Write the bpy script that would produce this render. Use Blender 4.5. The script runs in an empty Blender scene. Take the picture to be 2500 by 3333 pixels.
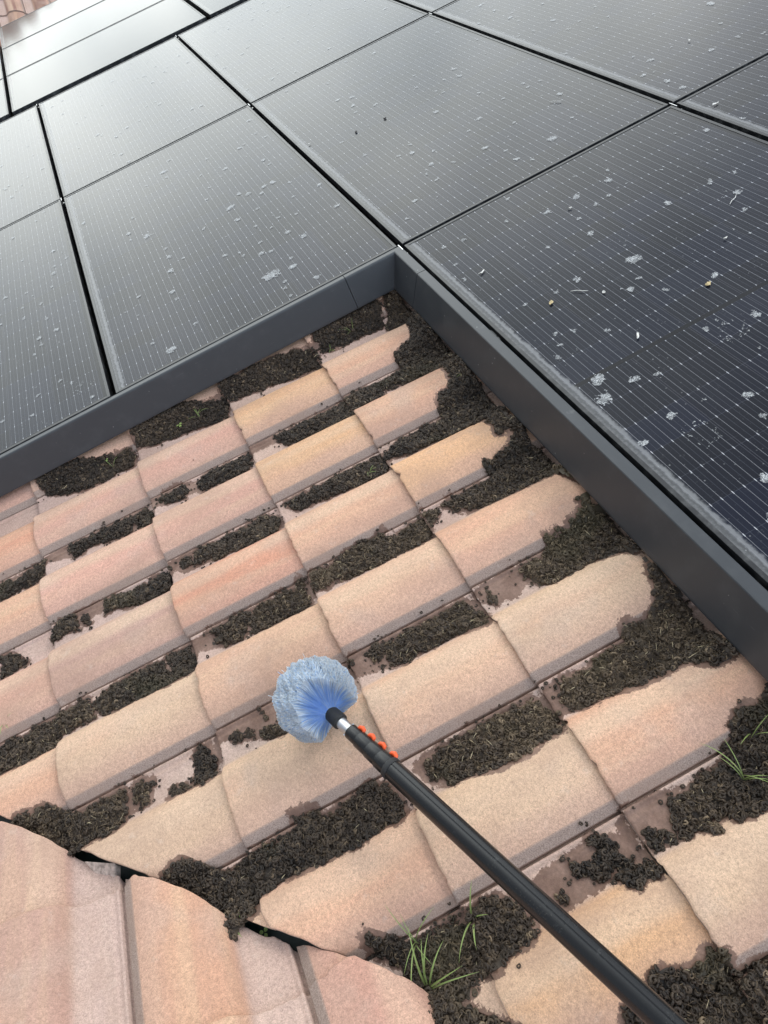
import bpy, bmesh, math, random
import numpy as np
from mathutils import Matrix, Vector

# ------------------------------------------------------------------ camera, world, sun, exposure
SC = bpy.context.scene
SLOPE = math.radians(17.9)                     # pitch of the tiled roof
M = Matrix.Rotation(SLOPE, 4, 'X')             # roof coordinates -> world (x along the eaves, y up the slope, z off the roof)
cam_d = bpy.data.cameras.new('camera'); cam = bpy.data.objects.new('camera', cam_d)
SC.collection.objects.link(cam); SC.camera = cam
cam_d.sensor_fit = 'VERTICAL'; cam_d.sensor_height = 36.0
cam_d.lens = 2301.0 * 36.0 / 3333.0
cam_d.clip_start = 0.02; cam_d.clip_end = 2000
r_ = Vector((0.39240945, 0.87534839, -0.28245358)); d_ = Vector((0.63364835, -0.47986175, -0.60681337)); f_ = Vector((-0.66671177, 0.05914306, -0.74296535))
CAM = Vector((2.2880294, -0.66465144, 1.33018027))
cam.matrix_world = M @ Matrix(((r_.x, -d_.x, -f_.x, CAM.x), (r_.y, -d_.y, -f_.y, CAM.y), (r_.z, -d_.z, -f_.z, CAM.z), (0, 0, 0, 1)))

SUN_AZ, SUN_EL = math.radians(98), math.radians(54)
W = bpy.data.worlds.new('World'); SC.world = W; W.use_nodes = True
wn = W.node_tree; wn.nodes.clear()
def N(nt, t, **kw):
    n = nt.nodes.new(t)
    for k, v in kw.items(): setattr(n, k, v)
    return n
out = N(wn, 'ShaderNodeOutputWorld'); bg = N(wn, 'ShaderNodeBackground'); sky = N(wn, 'ShaderNodeTexSky')
sky.sky_type = 'NISHITA'; sky.sun_disc = False; sky.sun_elevation = SUN_EL; sky.sun_rotation = math.pi/2 - SUN_AZ
tc = N(wn, 'ShaderNodeTexCoord'); mp = N(wn, 'ShaderNodeMapping'); mp.inputs['Scale'].default_value = (1.0, 1.0, 2.6)
nz = N(wn, 'ShaderNodeTexNoise'); nz.inputs['Scale'].default_value = 3.0; nz.inputs['Detail'].default_value = 5; nz.inputs['Roughness'].default_value = .62
rp = N(wn, 'ShaderNodeValToRGB'); rp.color_ramp.elements[0].position = .33; rp.color_ramp.elements[1].position = .68
rp.color_ramp.elements[0].color = (3.4, 3.75, 4.2, 1); rp.color_ramp.elements[1].color = (10.0, 10.1, 10.2, 1)
mixw = N(wn, 'ShaderNodeMix', data_type='RGBA'); mixw.inputs[0].default_value = .9     # a nearly closed cloud layer over the blue
wn.links.new(tc.outputs['Generated'], mp.inputs[0]); wn.links.new(mp.outputs[0], nz.inputs[0]); wn.links.new(nz.outputs[0], rp.inputs[0])
def sky_lobe(az, el, c0, c1, col, prev):          # scales sky brightness around a direction
    d = N(wn, 'ShaderNodeVectorMath', operation='DOT_PRODUCT'); wn.links.new(tc.outputs['Generated'], d.inputs[0])
    d.inputs[1].default_value = (math.cos(az)*math.cos(el), math.sin(az)*math.cos(el), math.sin(el))
    r = N(wn, 'ShaderNodeMapRange', interpolation_type='SMOOTHSTEP'); wn.links.new(d.outputs['Value'], r.inputs[0]); r.inputs[1].default_value = c0; r.inputs[2].default_value = c1
    m = N(wn, 'ShaderNodeMix', data_type='RGBA'); wn.links.new(r.outputs[0], m.inputs[0]); wn.links.new(prev, m.inputs[6])
    k = N(wn, 'ShaderNodeMix', data_type='RGBA', blend_type='MULTIPLY'); k.inputs[0].default_value = 1; wn.links.new(prev, k.inputs[6]); k.inputs[7].default_value = col + (1,)
    wn.links.new(k.outputs[2], m.inputs[7]); return m.outputs[2]
cl = sky_lobe(math.radians(-170), math.radians(24), .60, 1.0, (3.4, 3.42, 3.2), rp.outputs[0])
cl = sky_lobe(math.radians(15), math.radians(32), .45, 1.0, (2.0, 2.2, 2.45), cl)  # added brightening out of view, puts bluish light on the side skirt
cl = sky_lobe(math.radians(110), math.radians(62), .70, 1.0, (.55, .58, .64), cl)  # added dimming high upslope, darkens the sky reflected in the nearest panel
cl = sky_lobe(math.radians(-90), math.radians(12), .25, .95, (.42, .43, .46), cl)  # added dimming out of view, keeps light off the front skirt
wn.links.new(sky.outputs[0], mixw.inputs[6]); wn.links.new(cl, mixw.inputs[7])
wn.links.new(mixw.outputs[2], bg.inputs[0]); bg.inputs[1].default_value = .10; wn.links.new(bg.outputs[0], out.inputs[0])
sd_ = bpy.data.lights.new('sun', 'SUN'); sun = bpy.data.objects.new('sun', sd_); SC.collection.objects.link(sun)
sd_.energy = 0.75; sd_.angle = math.radians(20); sd_.color = (1, .95, .88)
sun.rotation_euler = Vector((math.cos(SUN_AZ)*math.cos(SUN_EL), math.sin(SUN_AZ)*math.cos(SUN_EL), math.sin(SUN_EL))).to_track_quat('Z', 'Y').to_euler()
SC.view_settings.view_transform = 'Standard'; SC.view_settings.look = 'None'
SC.view_settings.exposure = 0.64; SC.view_settings.gamma = 1.0

rng = np.random.default_rng(7); random.seed(7)
COL = SC.collection

# ------------------------------------------------------------------ helpers
def mesh(name, V, F, mats=(), smooth=False, attrs=None, fm=None):
    """V (n,3); F list of (m,k) int arrays or of index tuples; attrs {name: (n,) floats}; fm material index per face"""
    me = bpy.data.meshes.new(name)
    V = np.asarray(V, np.float32)
    loops, starts, tot = [], [], 0
    for f in F:
        f = np.asarray(f, np.int32)
        if f.ndim == 1: f = f[None]
        m, k = f.shape
        loops.append(f.ravel()); starts.append(tot + np.arange(m, dtype=np.int32)*k); tot += m*k
    loops = np.concatenate(loops); starts = np.concatenate(starts)
    me.vertices.add(len(V)); me.vertices.foreach_set('co', V.ravel())
    me.loops.add(len(loops)); me.loops.foreach_set('vertex_index', loops)
    me.polygons.add(len(starts)); me.polygons.foreach_set('loop_start', starts)
    me.update(calc_edges=True)
    for m in mats: me.materials.append(m)
    if fm is not None: me.polygons.foreach_set('material_index', np.asarray(fm, np.int32))
    me.polygons.foreach_set('use_smooth', np.full(len(starts), bool(smooth)))
    for k, v in (attrs or {}).items():
        a = me.attributes.new(k, 'FLOAT', 'POINT'); a.data.foreach_set('value', np.asarray(v, np.float32))
    me.validate(verbose=False); me.update()
    return me
TOPS = []
def link(name, me, parent=None, label=None, cat=None, group=None, kind=None, mat4=None):
    o = bpy.data.objects.new(name, me); COL.objects.link(o)
    if parent is not None: o.parent = parent
    else: TOPS.append(o)
    if mat4 is not None: o.matrix_basis = mat4
    if label: o['label'] = label
    if cat: o['category'] = cat
    if group: o['group'] = group
    if kind: o['kind'] = kind
    return o
class MB:                                       # collects boxes, sweeps and tubes into one mesh
    def __init__(s): s.V = []; s.F = []; s.n = 0
    def add(s, V, F):
        s.V.append(np.asarray(V, float)); s.F += [np.asarray(f) + s.n for f in F]; s.n += len(V)
    def box(s, a, b, mat=None):
        (x0, y0, z0), (x1, y1, z1) = a, b
        v = np.array([(x0,y0,z0),(x1,y0,z0),(x1,y1,z0),(x0,y1,z0),(x0,y0,z1),(x1,y0,z1),(x1,y1,z1),(x0,y1,z1)], float)
        if mat is not None: v = np.array([mat @ Vector(p) for p in v])
        s.add(v, [np.array([(0,3,2,1),(4,5,6,7),(0,1,5,4),(1,2,6,5),(2,3,7,6),(3,0,4,7)])])
    def tube(s, P, rad, n=10, cap=True, prof=None):
        P = np.asarray(P, float); k = len(P); rad = np.broadcast_to(np.asarray(rad, float), (k,))
        T = np.gradient(P, axis=0); T /= np.linalg.norm(T, axis=1)[:, None] + 1e-12
        a = np.array([0, 0, 1.]) if abs(T[0][2]) < .9 else np.array([1., 0, 0])
        V = []
        for i in range(k):
            u = np.cross(T[i], a); u /= np.linalg.norm(u) + 1e-12; w = np.cross(u, T[i])
            for j in range(n):
                q = 2*math.pi*j/n; rr = rad[i]*(prof[j] if prof is not None else 1)
                V.append(P[i] + rr*(math.cos(q)*u + math.sin(q)*w))
        F = [(i*n + j, i*n + (j+1) % n, (i+1)*n + (j+1) % n, (i+1)*n + j) for i in range(k-1) for j in range(n)]
        FF = [np.array(F)]
        if cap: FF += [np.arange(n)[::-1], (k-1)*n + np.arange(n)]
        s.add(V, FF)
    def build(s, name, mats, parent=None, smooth=False, bevel=0, **kw):
        me = mesh(name, np.concatenate(s.V), s.F, mats, smooth)
        if bevel:
            bm = bmesh.new(); bm.from_mesh(me)
            bmesh.ops.bevel(bm, geom=list(bm.edges), offset=bevel, segments=2, affect='EDGES', profile=.5)
            bm.to_mesh(me); bm.free()
        return link(name, me, parent, **kw)
def sm(x, a, b):
    t = np.clip((x - a)/(b - a), 0, 1); return t*t*(3 - 2*t)
def vnoise(x, seed=0):                          # smooth 1-d value noise
    x = np.asarray(x, float); i = np.floor(x).astype(np.int64); f = x - i; f = f*f*(3 - 2*f)
    h = lambda n: ((np.sin((n + seed*57.3)*127.1)*43758.5453) % 1.0)*2 - 1
    return h(i)*(1 - f) + h(i + 1)*f
def vnoise2(x, y, seed=0):
    x = np.asarray(x, float); y = np.asarray(y, float)
    i = np.floor(x); j = np.floor(y); fx = x - i; fy = y - j; fx = fx*fx*(3-2*fx); fy = fy*fy*(3-2*fy)
    h = lambda a, b: ((np.sin(a*127.1 + b*311.7 + seed*74.7)*43758.5453) % 1.0)*2 - 1
    return (h(i,j)*(1-fx) + h(i+1,j)*fx)*(1-fy) + (h(i,j+1)*(1-fx) + h(i+1,j+1)*fx)*fy

# ------------------------------------------------------------------ materials
class NT:
    def __init__(s, name):
        s.m = bpy.data.materials.new(name); s.m.use_nodes = True; s.t = s.m.node_tree; s.t.nodes.clear()
        s.o = s.n('ShaderNodeOutputMaterial'); s.b = s.n('ShaderNodeBsdfPrincipled'); s.t.links.new(s.b.outputs[0], s.o.inputs[0])
    def n(s, t, **kw): return N(s.t, t, **kw)
    def put(s, v, sock):
        if hasattr(v, 'is_output'): s.t.links.new(v, sock)
        elif isinstance(v, (tuple, list)): sock.default_value = tuple(v) + ((1,) if len(v) == 3 and sock.type == 'RGBA' else ())
        else: sock.default_value = v
    def math(s, op, a, b=0.0, c=0.0, clamp=False):
        n = s.n('ShaderNodeMath', operation=op, use_clamp=clamp); s.put(a, n.inputs[0]); s.put(b, n.inputs[1]); s.put(c, n.inputs[2]); return n.outputs[0]
    def mix(s, f, a, b, mode='MIX'):
        n = s.n('ShaderNodeMix', data_type='RGBA', blend_type=mode); s.put(f, n.inputs[0]); s.put(a, n.inputs[6]); s.put(b, n.inputs[7]); return n.outputs[2]
    def ss(s, v, a, b):
        n = s.n('ShaderNodeMapRange', interpolation_type='SMOOTHSTEP'); s.put(v, n.inputs[0]); n.inputs[1].default_value = a; n.inputs[2].default_value = b; return n.outputs[0]
    def obj(s): return s.n('ShaderNodeTexCoord').outputs['Object']
    def scale(s, v, sc, loc=None):
        n = s.n('ShaderNodeMapping'); s.put(v, n.inputs[0]); n.inputs['Scale'].default_value = sc
        if loc is not None: s.put(loc, n.inputs['Location'])
        return n.outputs[0]
    def noise(s, v, sc, det=2, rough=.5, dist=0.):
        n = s.n('ShaderNodeTexNoise'); s.put(v, n.inputs['Vector']); n.inputs['Scale'].default_value = sc; n.inputs['Detail'].default_value = det
        n.inputs['Roughness'].default_value = rough; n.inputs['Distortion'].default_value = dist; return n.outputs[0]
    def voro(s, v, sc, feat='F1', rnd=1.0):
        n = s.n('ShaderNodeTexVoronoi', feature=feat); s.put(v, n.inputs['Vector']); n.inputs['Scale'].default_value = sc; n.inputs['Randomness'].default_value = rnd; return n
    def attr(s, name): return s.n('ShaderNodeAttribute', attribute_name=name).outputs['Fac']
    def bump(s, h, st, dist=.001):
        n = s.n('ShaderNodeBump'); n.inputs['Strength'].default_value = st; n.inputs['Distance'].default_value = dist; s.put(h, n.inputs['Height']); s.t.links.new(n.outputs[0], s.b.inputs['Normal'])
    def set(s, **kw):
        names = dict(color='Base Color', rough='Roughness', metal='Metallic', ior='IOR', spec='Specular IOR Level', coat='Coat Weight', coatr='Coat Roughness', sheen='Sheen Weight', sheenr='Sheen Roughness', sheent='Sheen Tint')
        for k, v in kw.items(): s.put(v, s.b.inputs[names[k]])
        return s.m

def tile_material():
    m = NT('tile concrete'); P = m.obj()
    oi = m.n('ShaderNodeObjectInfo'); col = oi.outputs['Color']; rnd = oi.outputs['Random']
    loc = m.n('ShaderNodeCombineXYZ'); m.put(m.math('MULTIPLY', rnd, 37.0), loc.inputs[0]); m.put(m.math('MULTIPLY', rnd, 91.0), loc.inputs[1])
    Pr = m.scale(P, (1, 1, 1), loc.outputs[0])
    st = m.noise(m.scale(Pr, (24, 1.6, 8)), 1.0, 3, .5)
    st2 = m.noise(m.scale(Pr, (9, 3.5, 4)), 1.0, 2, .5)
    c = m.mix(m.math('MULTIPLY', m.ss(st, .42, .68), .8), col, m.mix(.5, col, (.63, .44, .29)))
    c = m.mix(m.math('MULTIPLY', m.ss(st2, .5, .75), .45), c, (.57, .335,.235))
    c = m.mix(m.math('MULTIPLY', m.ss(m.noise(Pr, 6.5, 3), .52, .7), .35), c, (.46, .36, .30))
    su = m.n('ShaderNodeSeparateXYZ'); m.put(P, su.inputs[0]); uw = m.math('ADD', su.outputs[0], m.math('MULTIPLY', m.math('SUBTRACT', st2, .5), .05))
    c = m.mix(m.math('MULTIPLY', m.ss(uw, .205, .275), .60), c, (.52, .33, .255))                    # moulded band of duller pink along the low side of the roll
    c = m.mix(m.math('MULTIPLY', m.math('MULTIPLY', m.ss(uw, .105, .14), m.ss(uw, .20, .165)), m.math('MULTIPLY', m.ss(rnd, .2, .6), .5)), c, (.63, .46, .33))
    pan = m.attr('pan'); c = m.mix(m.math('MULTIPLY', pan, .8), c, (.50, .375, .325))
    g1 = m.noise(Pr, 420, 3, .75); g2 = m.noise(Pr, 150, 3, .65)
    grain = m.math('ADD', m.math('MULTIPLY', m.math('SUBTRACT', g1, .5), 1.45), m.math('MULTIPLY', m.math('SUBTRACT', g2, .5), .8))
    gm = m.math('ADD', 1.0, grain)
    gcol = m.n('ShaderNodeCombineXYZ')
    for i in range(3): m.put(gm, gcol.inputs[i])
    c = m.mix(1.0, c, gcol.outputs[0], 'MULTIPLY')
    vs = m.voro(Pr, 105); pit = m.ss(vs.outputs['Distance'], .2, .06); pit = m.math('MULTIPLY', pit, m.ss(m.noise(Pr, 60, 2), .5, .62))
    c = m.mix(m.math('MULTIPLY', pit, .55), c, (.16, .105, .08))
    raw = m.attr('raw')                                             # bare concrete on the cut and moulded edges
    rawc = m.mix(m.ss(g1, .35, .65), (.24, .178, .148), (.43, .335, .285))
    c = m.mix(m.math('MULTIPLY', raw, m.ss(m.math('ADD', g2, raw), .75, 1.05)), c, rawc)
    wz = m.noise(m.scale(Pr, (7, 4, 5)), 1.0, 4, .6); c = m.mix(m.math('MULTIPLY', m.ss(wz, .42, .72), .42), c, (.36, .235, .175))
    # lichen-grey rub marks
    c = m.mix(m.math('MULTIPLY', m.ss(m.noise(Pr, 28, 4, .65), .6, .75), .18), c, (.62, .55, .48))
    wd = m.attr('wet')                                              # metres from the nearest worm cast
    wn_ = m.math('ADD', wd, m.math('MULTIPLY', m.math('SUBTRACT', m.noise(Pr, 75, 5, .75), .5), .034))
    wn_ = m.math('ADD', wn_, m.math('MULTIPLY', m.math('SUBTRACT', m.noise(Pr, 9, 2), .5), .034))
    wet = m.ss(wn_, .0085, .0065)
    wc = m.mix(m.ss(m.noise(Pr, 22, 4), .35, .7), (.145, .080, .056), (.235, .145, .108))
    wg = m.n('ShaderNodeCombineXYZ'); wv = m.math('ADD', .55, m.math('MULTIPLY', g2, .9))
    for i in range(3): m.put(wv, wg.inputs[i])
    wc = m.mix(1.0, wc, wg.outputs[0], 'MULTIPLY')
    c = m.mix(m.math('MULTIPLY', wet, .90), c, wc)
    m.bump(m.math('ADD', m.math('MULTIPLY', g1, .6), g2), .5, .0022)
    return m.set(color=c, rough=m.math('SUBTRACT', .92, m.math('MULTIPLY', wet, .42)), spec=.28)
def soil_material():
    m = NT('worm cast soil'); P = m.obj(); t = m.attr('tone')
    cr = m.n('ShaderNodeValToRGB'); e = cr.color_ramp; e.elements[0].position = 0; e.elements[0].color = (.013, .0095, .007, 1)
    e.elements[1].position = 1; e.elements[1].color = (.25, .185, .115, 1); q = e.elements.new(.45); q.color = (.054, .0375, .0245, 1); q = e.elements.new(.75); q.color = (.118, .083, .050, 1)
    m.put(m.math('ADD', t, m.math('MULTIPLY', m.math('SUBTRACT', m.noise(P, 160, 3, .7), .5), .5)), cr.inputs[0])
    c = m.mix(m.math('MULTIPLY', m.ss(m.noise(P, 5, 3), .58, .74), .35), cr.outputs[0], (.070, .062, .026))
    m.bump(m.noise(P, 500, 3, .7), .7, .001)
    return m.set(color=c, rough=.55, spec=.4)
def glass_material(name, L, Wd, cells=True, dust=1.0):
    m = NT(name); P = m.obj(); sx = m.n('ShaderNodeSeparateXYZ'); m.put(P, sx.inputs[0]); x, y = sx.outputs[0], sx.outputs[1]
    rnd = m.n('ShaderNodeObjectInfo').outputs['Random']
    loc = m.n('ShaderNodeCombineXYZ'); m.put(m.math('MULTIPLY', rnd, 53.0), loc.inputs[0]); m.put(m.math('MULTIPLY', rnd, 29.0), loc.inputs[1])
    Pr = m.scale(P, (1, 1, 1), loc.outputs[0])
    c = (.003, .0035, .006)
    if cells:
        pitch = (Wd - .05)/6; yy = m.math('SUBTRACT', y, .025); cell = m.math('FLOOR', m.math('DIVIDE', yy, pitch)); fy = m.math('SUBTRACT', yy, m.math('MULTIPLY', cell, pitch))
        xc = m.math('SUBTRACT', x, L/2); hp = (L/2 - .03)/10; xr = m.math('SUBTRACT', m.math('ABSOLUTE', xc), .008); col = m.math('FLOOR', m.math('DIVIDE', xr, hp)); fx = m.math('SUBTRACT', xr, m.math('MULTIPLY', col, hp))
        inx = m.math('MULTIPLY', m.math('GREATER_THAN', xr, 0), m.math('LESS_THAN', m.math('ABSOLUTE', xc), L/2 - .018))
        iny = m.math('MULTIPLY', m.math('GREATER_THAN', yy, 0), m.math('LESS_THAN', yy, Wd - .05))
        inside = m.math('MULTIPLY', inx, iny)
        # cell tint, different from cell to cell
        h = m.math('FRACT', m.math('MULTIPLY', m.math('SINE', m.math('ADD', m.math('MULTIPLY', cell, 12.9), m.math('ADD', m.math('MULTIPLY', col, 78.2), m.math('MULTIPLY', m.math('SIGN', xc), 3.1)))), 437.5))
        c = m.mix(inside, c, m.mix(h, (.0025, .0035, .008), (.0035, .006, .017)))
        c = m.mix(m.math('LESS_THAN', m.math('ABSOLUTE', xc), .0035), c, (.004, .004, .006))
        # fine finger grid, thin half-cell seams
        seam = m.math('MULTIPLY', m.math('LESS_THAN', m.math('MINIMUM', fx, m.math('SUBTRACT', hp, fx)), .0006), inside)
        c = m.mix(m.math('MULTIPLY', seam, .5), c, (.06, .065, .085))
        cs = m.math('MULTIPLY', m.math('LESS_THAN', m.math('ABSOLUTE', m.math('SUBTRACT', m.math('MINIMUM', fy, m.math('SUBTRACT', pitch, fy)), .003)), .0005), inside)
        c = m.mix(m.math('MULTIPLY', cs, .5), c, (.12, .12, .14))
        t = m.math('DIVIDE', m.math('SUBTRACT', fy, (pitch - .0288*5)/2), .0288)
        dist = m.math('MULTIPLY', m.math('ABSOLUTE', m.math('SUBTRACT', m.math('FRACT', m.math('ADD', t, .5)), .5)), .0288)
        okl = m.math('MULTIPLY', m.math('GREATER_THAN', t, -.3), m.math('LESS_THAN', t, 5.3))
        dot = m.math('LESS_THAN', m.math('MINIMUM', fx, m.math('SUBTRACT', hp, fx)), .0045)
        wl = m.math('ADD', .00036, m.math('MULTIPLY', dot, .0005))
        line = m.math('MULTIPLY', m.math('MULTIPLY', m.math('LESS_THAN', dist, wl), okl), inside)
        line2 = m.math('MULTIPLY', m.math('MULTIPLY', m.math('LESS_THAN', m.math('SUBTRACT', .0144, dist), .0005), okl), inside)
        c = m.mix(m.math('MULTIPLY', line2, .09), c, (.4, .42, .5))
        c = m.mix(m.math('MULTIPLY', line, m.math('ADD', .40, m.math('MULTIPLY', dot, .32))), c, (.66, .68, .72))
    # settled dust: thin film, drizzle specks, and a whitish margin along the lower edge
    big = m.ss(m.noise(m.scale(Pr, (1.2, 3.0, 1)), 1.6, 4, .6), .35, .75)
    spk = m.ss(m.voro(Pr, 60).outputs['Distance'], .16, .05); spk = m.math('MULTIPLY', spk, m.ss(m.noise(Pr, 7, 3), .48, .68))
    spk2 = m.ss(m.noise(Pr, 130, 4, .75), .60, .72)
    streak = m.ss(m.noise(m.scale(Pr, (70, 6, 1)), 1.0, 4, .7), .60, .78)
    film = m.math('ADD', .003, m.math('MULTIPLY', big, .012))
    d = m.math('ADD', film, m.math('ADD', m.math('MULTIPLY', spk, .40), m.math('ADD', m.math('MULTIPLY', spk2, .06), m.math('MULTIPLY', streak, .035))))
    low = m.math('ADD', y, m.math('MULTIPLY', m.math('SUBTRACT', m.noise(Pr, 38, 5, .7), .5), .022))
    edge = m.math('MULTIPLY', m.ss(low, .036, .012), m.math('ADD', .08, m.math('MULTIPLY', m.noise(Pr, 90, 4, .7), .26)))
    ridge = m.math('MULTIPLY', m.ss(m.math('ABSOLUTE', m.math('SUBTRACT', low, .031)), .010, .001), .27)
    d = m.math('MULTIPLY', m.math('ADD', m.math('MULTIPLY', d, .8), m.math('ADD', edge, ridge)), dust, clamp=True)
    c = m.mix(d, c, (.56, .57, .57))
    m.bump(m.noise(P, 330, 2, .5), .10, .0006)
    rough = m.math('ADD', .17 if cells else .13, m.math('MULTIPLY', d, .5))
    return m.set(color=c, rough=rough, ior=1.29 if cells else 1.22, spec=.5, sheen=.06 if cells else .1, sheenr=.42, sheent=(.95, .92, .86))
def metal_material(name, base, rough, dust=.12, ns=30):
    m = NT(name); P = m.obj()
    d = m.math('MULTIPLY', m.ss(m.noise(P, ns, 5, .65), .46, .74), dust)
    sp = m.math('MULTIPLY', m.ss(m.voro(P, 34).outputs['Distance'], .085, .04), .55)
    sc = m.math('MULTIPLY', m.ss(m.noise(m.scale(P, (3, 3, 60)), 3.0, 4, .7), .66, .72), .10)
    c = m.mix(m.math('ADD', m.math('ADD', d, sc), m.math('MULTIPLY', sp, m.ss(m.noise(P, 9, 2), .5, .6)), clamp=True), base, (.42, .43, .42))
    m.bump(m.noise(P, 700, 2), .05, .0005)
    return m.set(color=c, rough=m.math('ADD', rough, m.math('MULTIPLY', d, 1.2)), spec=.5)
def plain(name, c, rough=.5, metal=0., spec=.5, vary=.25, sc=60):
    m = NT(name); P = m.obj()
    lo = tuple(v*(1 - vary) for v in c); hi = tuple(min(1, v*(1 + vary)) for v in c)
    return m.set(color=m.mix(m.ss(m.noise(P, sc, 4, .6), .3, .7), lo, hi), rough=rough, metal=metal, spec=spec)
def bristle_material():
    m = NT('flagged bristle'); t = m.attr('t'); v = m.attr('v')
    cr = m.n('ShaderNodeValToRGB'); e = cr.color_ramp; e.elements[0].position = 0; e.elements[0].color = (.38, .62, .98, 1); e.elements[1].position = 1; e.elements[1].color = (.93, .97, 1.0, 1)
    q = e.elements.new(.60); q.color = (.42, .66, .98, 1); q = e.elements.new(.80); q.color = (.72, .86, 1.0, 1)
    m.put(t, cr.inputs[0]); c = m.mix(m.math('MULTIPLY', v, m.ss(t, .5, .9)), cr.outputs[0], (.50, .52, .53))
    tr = m.n('ShaderNodeBsdfTranslucent'); m.put(c, tr.inputs[0]); mx = m.n('ShaderNodeMixShader'); mx.inputs[0].default_value = .62
    m.t.links.new(m.b.outputs[0], mx.inputs[1]); m.t.links.new(tr.outputs[0], mx.inputs[2]); m.t.links.new(mx.outputs[0], m.o.inputs[0])
    return m.set(color=c, rough=.45, spec=.4)
def blade_material():
    m = NT('grass blade'); t = m.attr('t')
    c = m.mix(m.ss(t, 0, 1), (.14, .18, .055), (.27, .36, .11)); c = m.mix(m.ss(m.noise(m.obj(), 40, 3), .55, .75), c, (.33, .32, .12))
    return m.set(color=c, rough=.5, spec=.4)
def pole_material():
    m = NT('black pole plastic'); P = m.obj()
    v = m.voro(P, 210); drop = m.math('MULTIPLY', m.ss(v.outputs['Distance'], .26, .12), m.ss(m.noise(P, 13, 3, .6), .55, .62))
    c = m.mix(m.math('MULTIPLY', m.ss(m.noise(P, 45, 5, .7), .6, .75), .10), (.008, .009, .010), (.3, .3, .3))
    c = m.mix(drop, c, (.004, .005, .006))
    m.bump(m.math('ADD', drop, m.math('MULTIPLY', m.noise(P, 300, 2), .05)), .5, .0012)
    return m.set(color=c, rough=m.math('SUBTRACT', .27, m.math('MULTIPLY', drop, .15)), spec=.5)
T_TILE = tile_material(); T_SOIL = soil_material()
PA, PB = 1.154, 2.059                            # panel pitch up the slope and along the eaves
GAP = .022
PW, PL = PA - GAP, PB - .016
T_GLASS = glass_material('dusty cell glass', PL, PW)
T_GLASS2 = glass_material('smooth module glass', 1.63, PW, cells=False, dust=.55)
T_FRAME = metal_material('black anodised frame', (.014, .015, .017), .34, .14, 24)
T_SKIRT = metal_material('anthracite coated sheet', (.036, .041, .047), .36, .03, 14)
T_BLACK = plain('black rubber strip', (.004, .004, .0045), .75, vary=.3, spec=.2)
def lime_material(name, c, amin, amax):
    m = NT(name); P = m.obj(); tr = m.n('ShaderNodeBsdfTransparent'); mx = m.n('ShaderNodeMixShader')
    a = m.n('ShaderNodeMapRange'); m.put(m.noise(P, 260, 4, .75), a.inputs[0]); a.inputs[1].default_value = .35; a.inputs[2].default_value = .65; a.inputs[3].default_value = amin; a.inputs[4].default_value = amax
    m.t.links.new(a.outputs[0], mx.inputs[0]); m.t.links.new(tr.outputs[0], mx.inputs[1]); m.t.links.new(m.b.outputs[0], mx.inputs[2]); m.t.links.new(mx.outputs[0], m.o.inputs[0])
    return m.set(color=c, rough=.9, spec=.2)
T_LIME = lime_material('dried bird lime', (.72, .74, .74), .05, .50)
T_FILM = lime_material('smeared lime film', (.70, .72, .72), .06, .44)
T_DECK = plain('dark roofing membrane', (.018, .017, .016), .9)
T_GUT = plain('dark green valley metal', (.020, .034, .030), .4)
T_STEEL = plain('bare aluminium', (.66, .67, .68), .32, 1.0, vary=.08)
T_STRAW = plain('dry straw', (.42, .35, .22), .8, vary=.4, sc=50)
T_BRIS = bristle_material(); T_BLADE = blade_material(); T_POLE = pole_material()
T_SOCK = plain('matt black rubber socket', (.016, .017, .018), .62)
T_ORANGE = plain('orange lever plastic', (.86, .11, .025), .38, vary=.12)
T_MORTAR = plain('pale mortar', (.44, .36, .31), .9, vary=.4, sc=90)
T_GROUND = plain('garden ground', (.13, .13, .075), .95, vary=.5, sc=.4)

# ------------------------------------------------------------------ ground and roof decks
PANZ = -.182                                     # level of the tile pans under the module plane
cs, sn = math.cos(SLOPE), math.sin(SLOPE)
W2R = Matrix.Rotation(-SLOPE, 4, 'X')
def plane_frame(up_w, nrm_w, right_w, org):
    m = Matrix.Identity(4)
    for c, v in enumerate((right_w, up_w, nrm_w)):
        q = W2R @ Vector(v)
        for r in range(3): m[r][c] = q[r]
    for r in range(3): m[r][3] = org[r]
    return m
V0 = Vector((1.6, -1.367, -.182))
SIDE = plane_frame((cs, 0, sn), (-sn, 0, cs), (0, -1, 0), V0)          # the roof across the valley, falling away from the camera
FAR = plane_frame((-cs, 0, sn), (sn, 0, cs), (0, 1, 0), Vector((-7.95, -1.3, -.182)))   # the roof beyond the array, falling towards it
def valley_y(x): return -1.367 + 1.03*(np.asarray(x, float) - 1.6)
gm = bpy.data.meshes.new('ground'); gm.from_pydata([(-300,-300,0),(300,-300,0),(300,300,0),(-300,300,0)], [], [(0,1,2,3)]); gm.materials.append(T_GROUND)
go = bpy.data.objects.new('ground', gm); COL.objects.link(go); go.location = (0, 0, -6.5); go['kind'] = 'structure'
dz = PANZ - .045
dk = MB(); dk.add([(-9.5, valley_y(-9.5), dz), (6, valley_y(6)-.02, dz), (6, 7, dz), (-9.5, 7, dz)], [(0,1,2,3)])
dk.build('roof', [T_DECK], kind='structure')
sd2 = MB(); sd2.add([(4.0, -4.0*1.04, -.045), (-4.2, 4.2*1.04, -.045), (-4.2, 6, -.045), (4.0, 6, -.045)], [(0,1,2,3)])
sd2.build('roof_side', [T_DECK], kind='structure', mat4=SIDE)
fd = MB(); fd.add([(-4, -.3, -.045), (8, -.3, -.045), (8, 1.75, -.045), (-4, 1.75, -.045)], [(0,1,2,3)])
fd.build('roof_far', [T_DECK], kind='structure', mat4=FAR)

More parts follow.
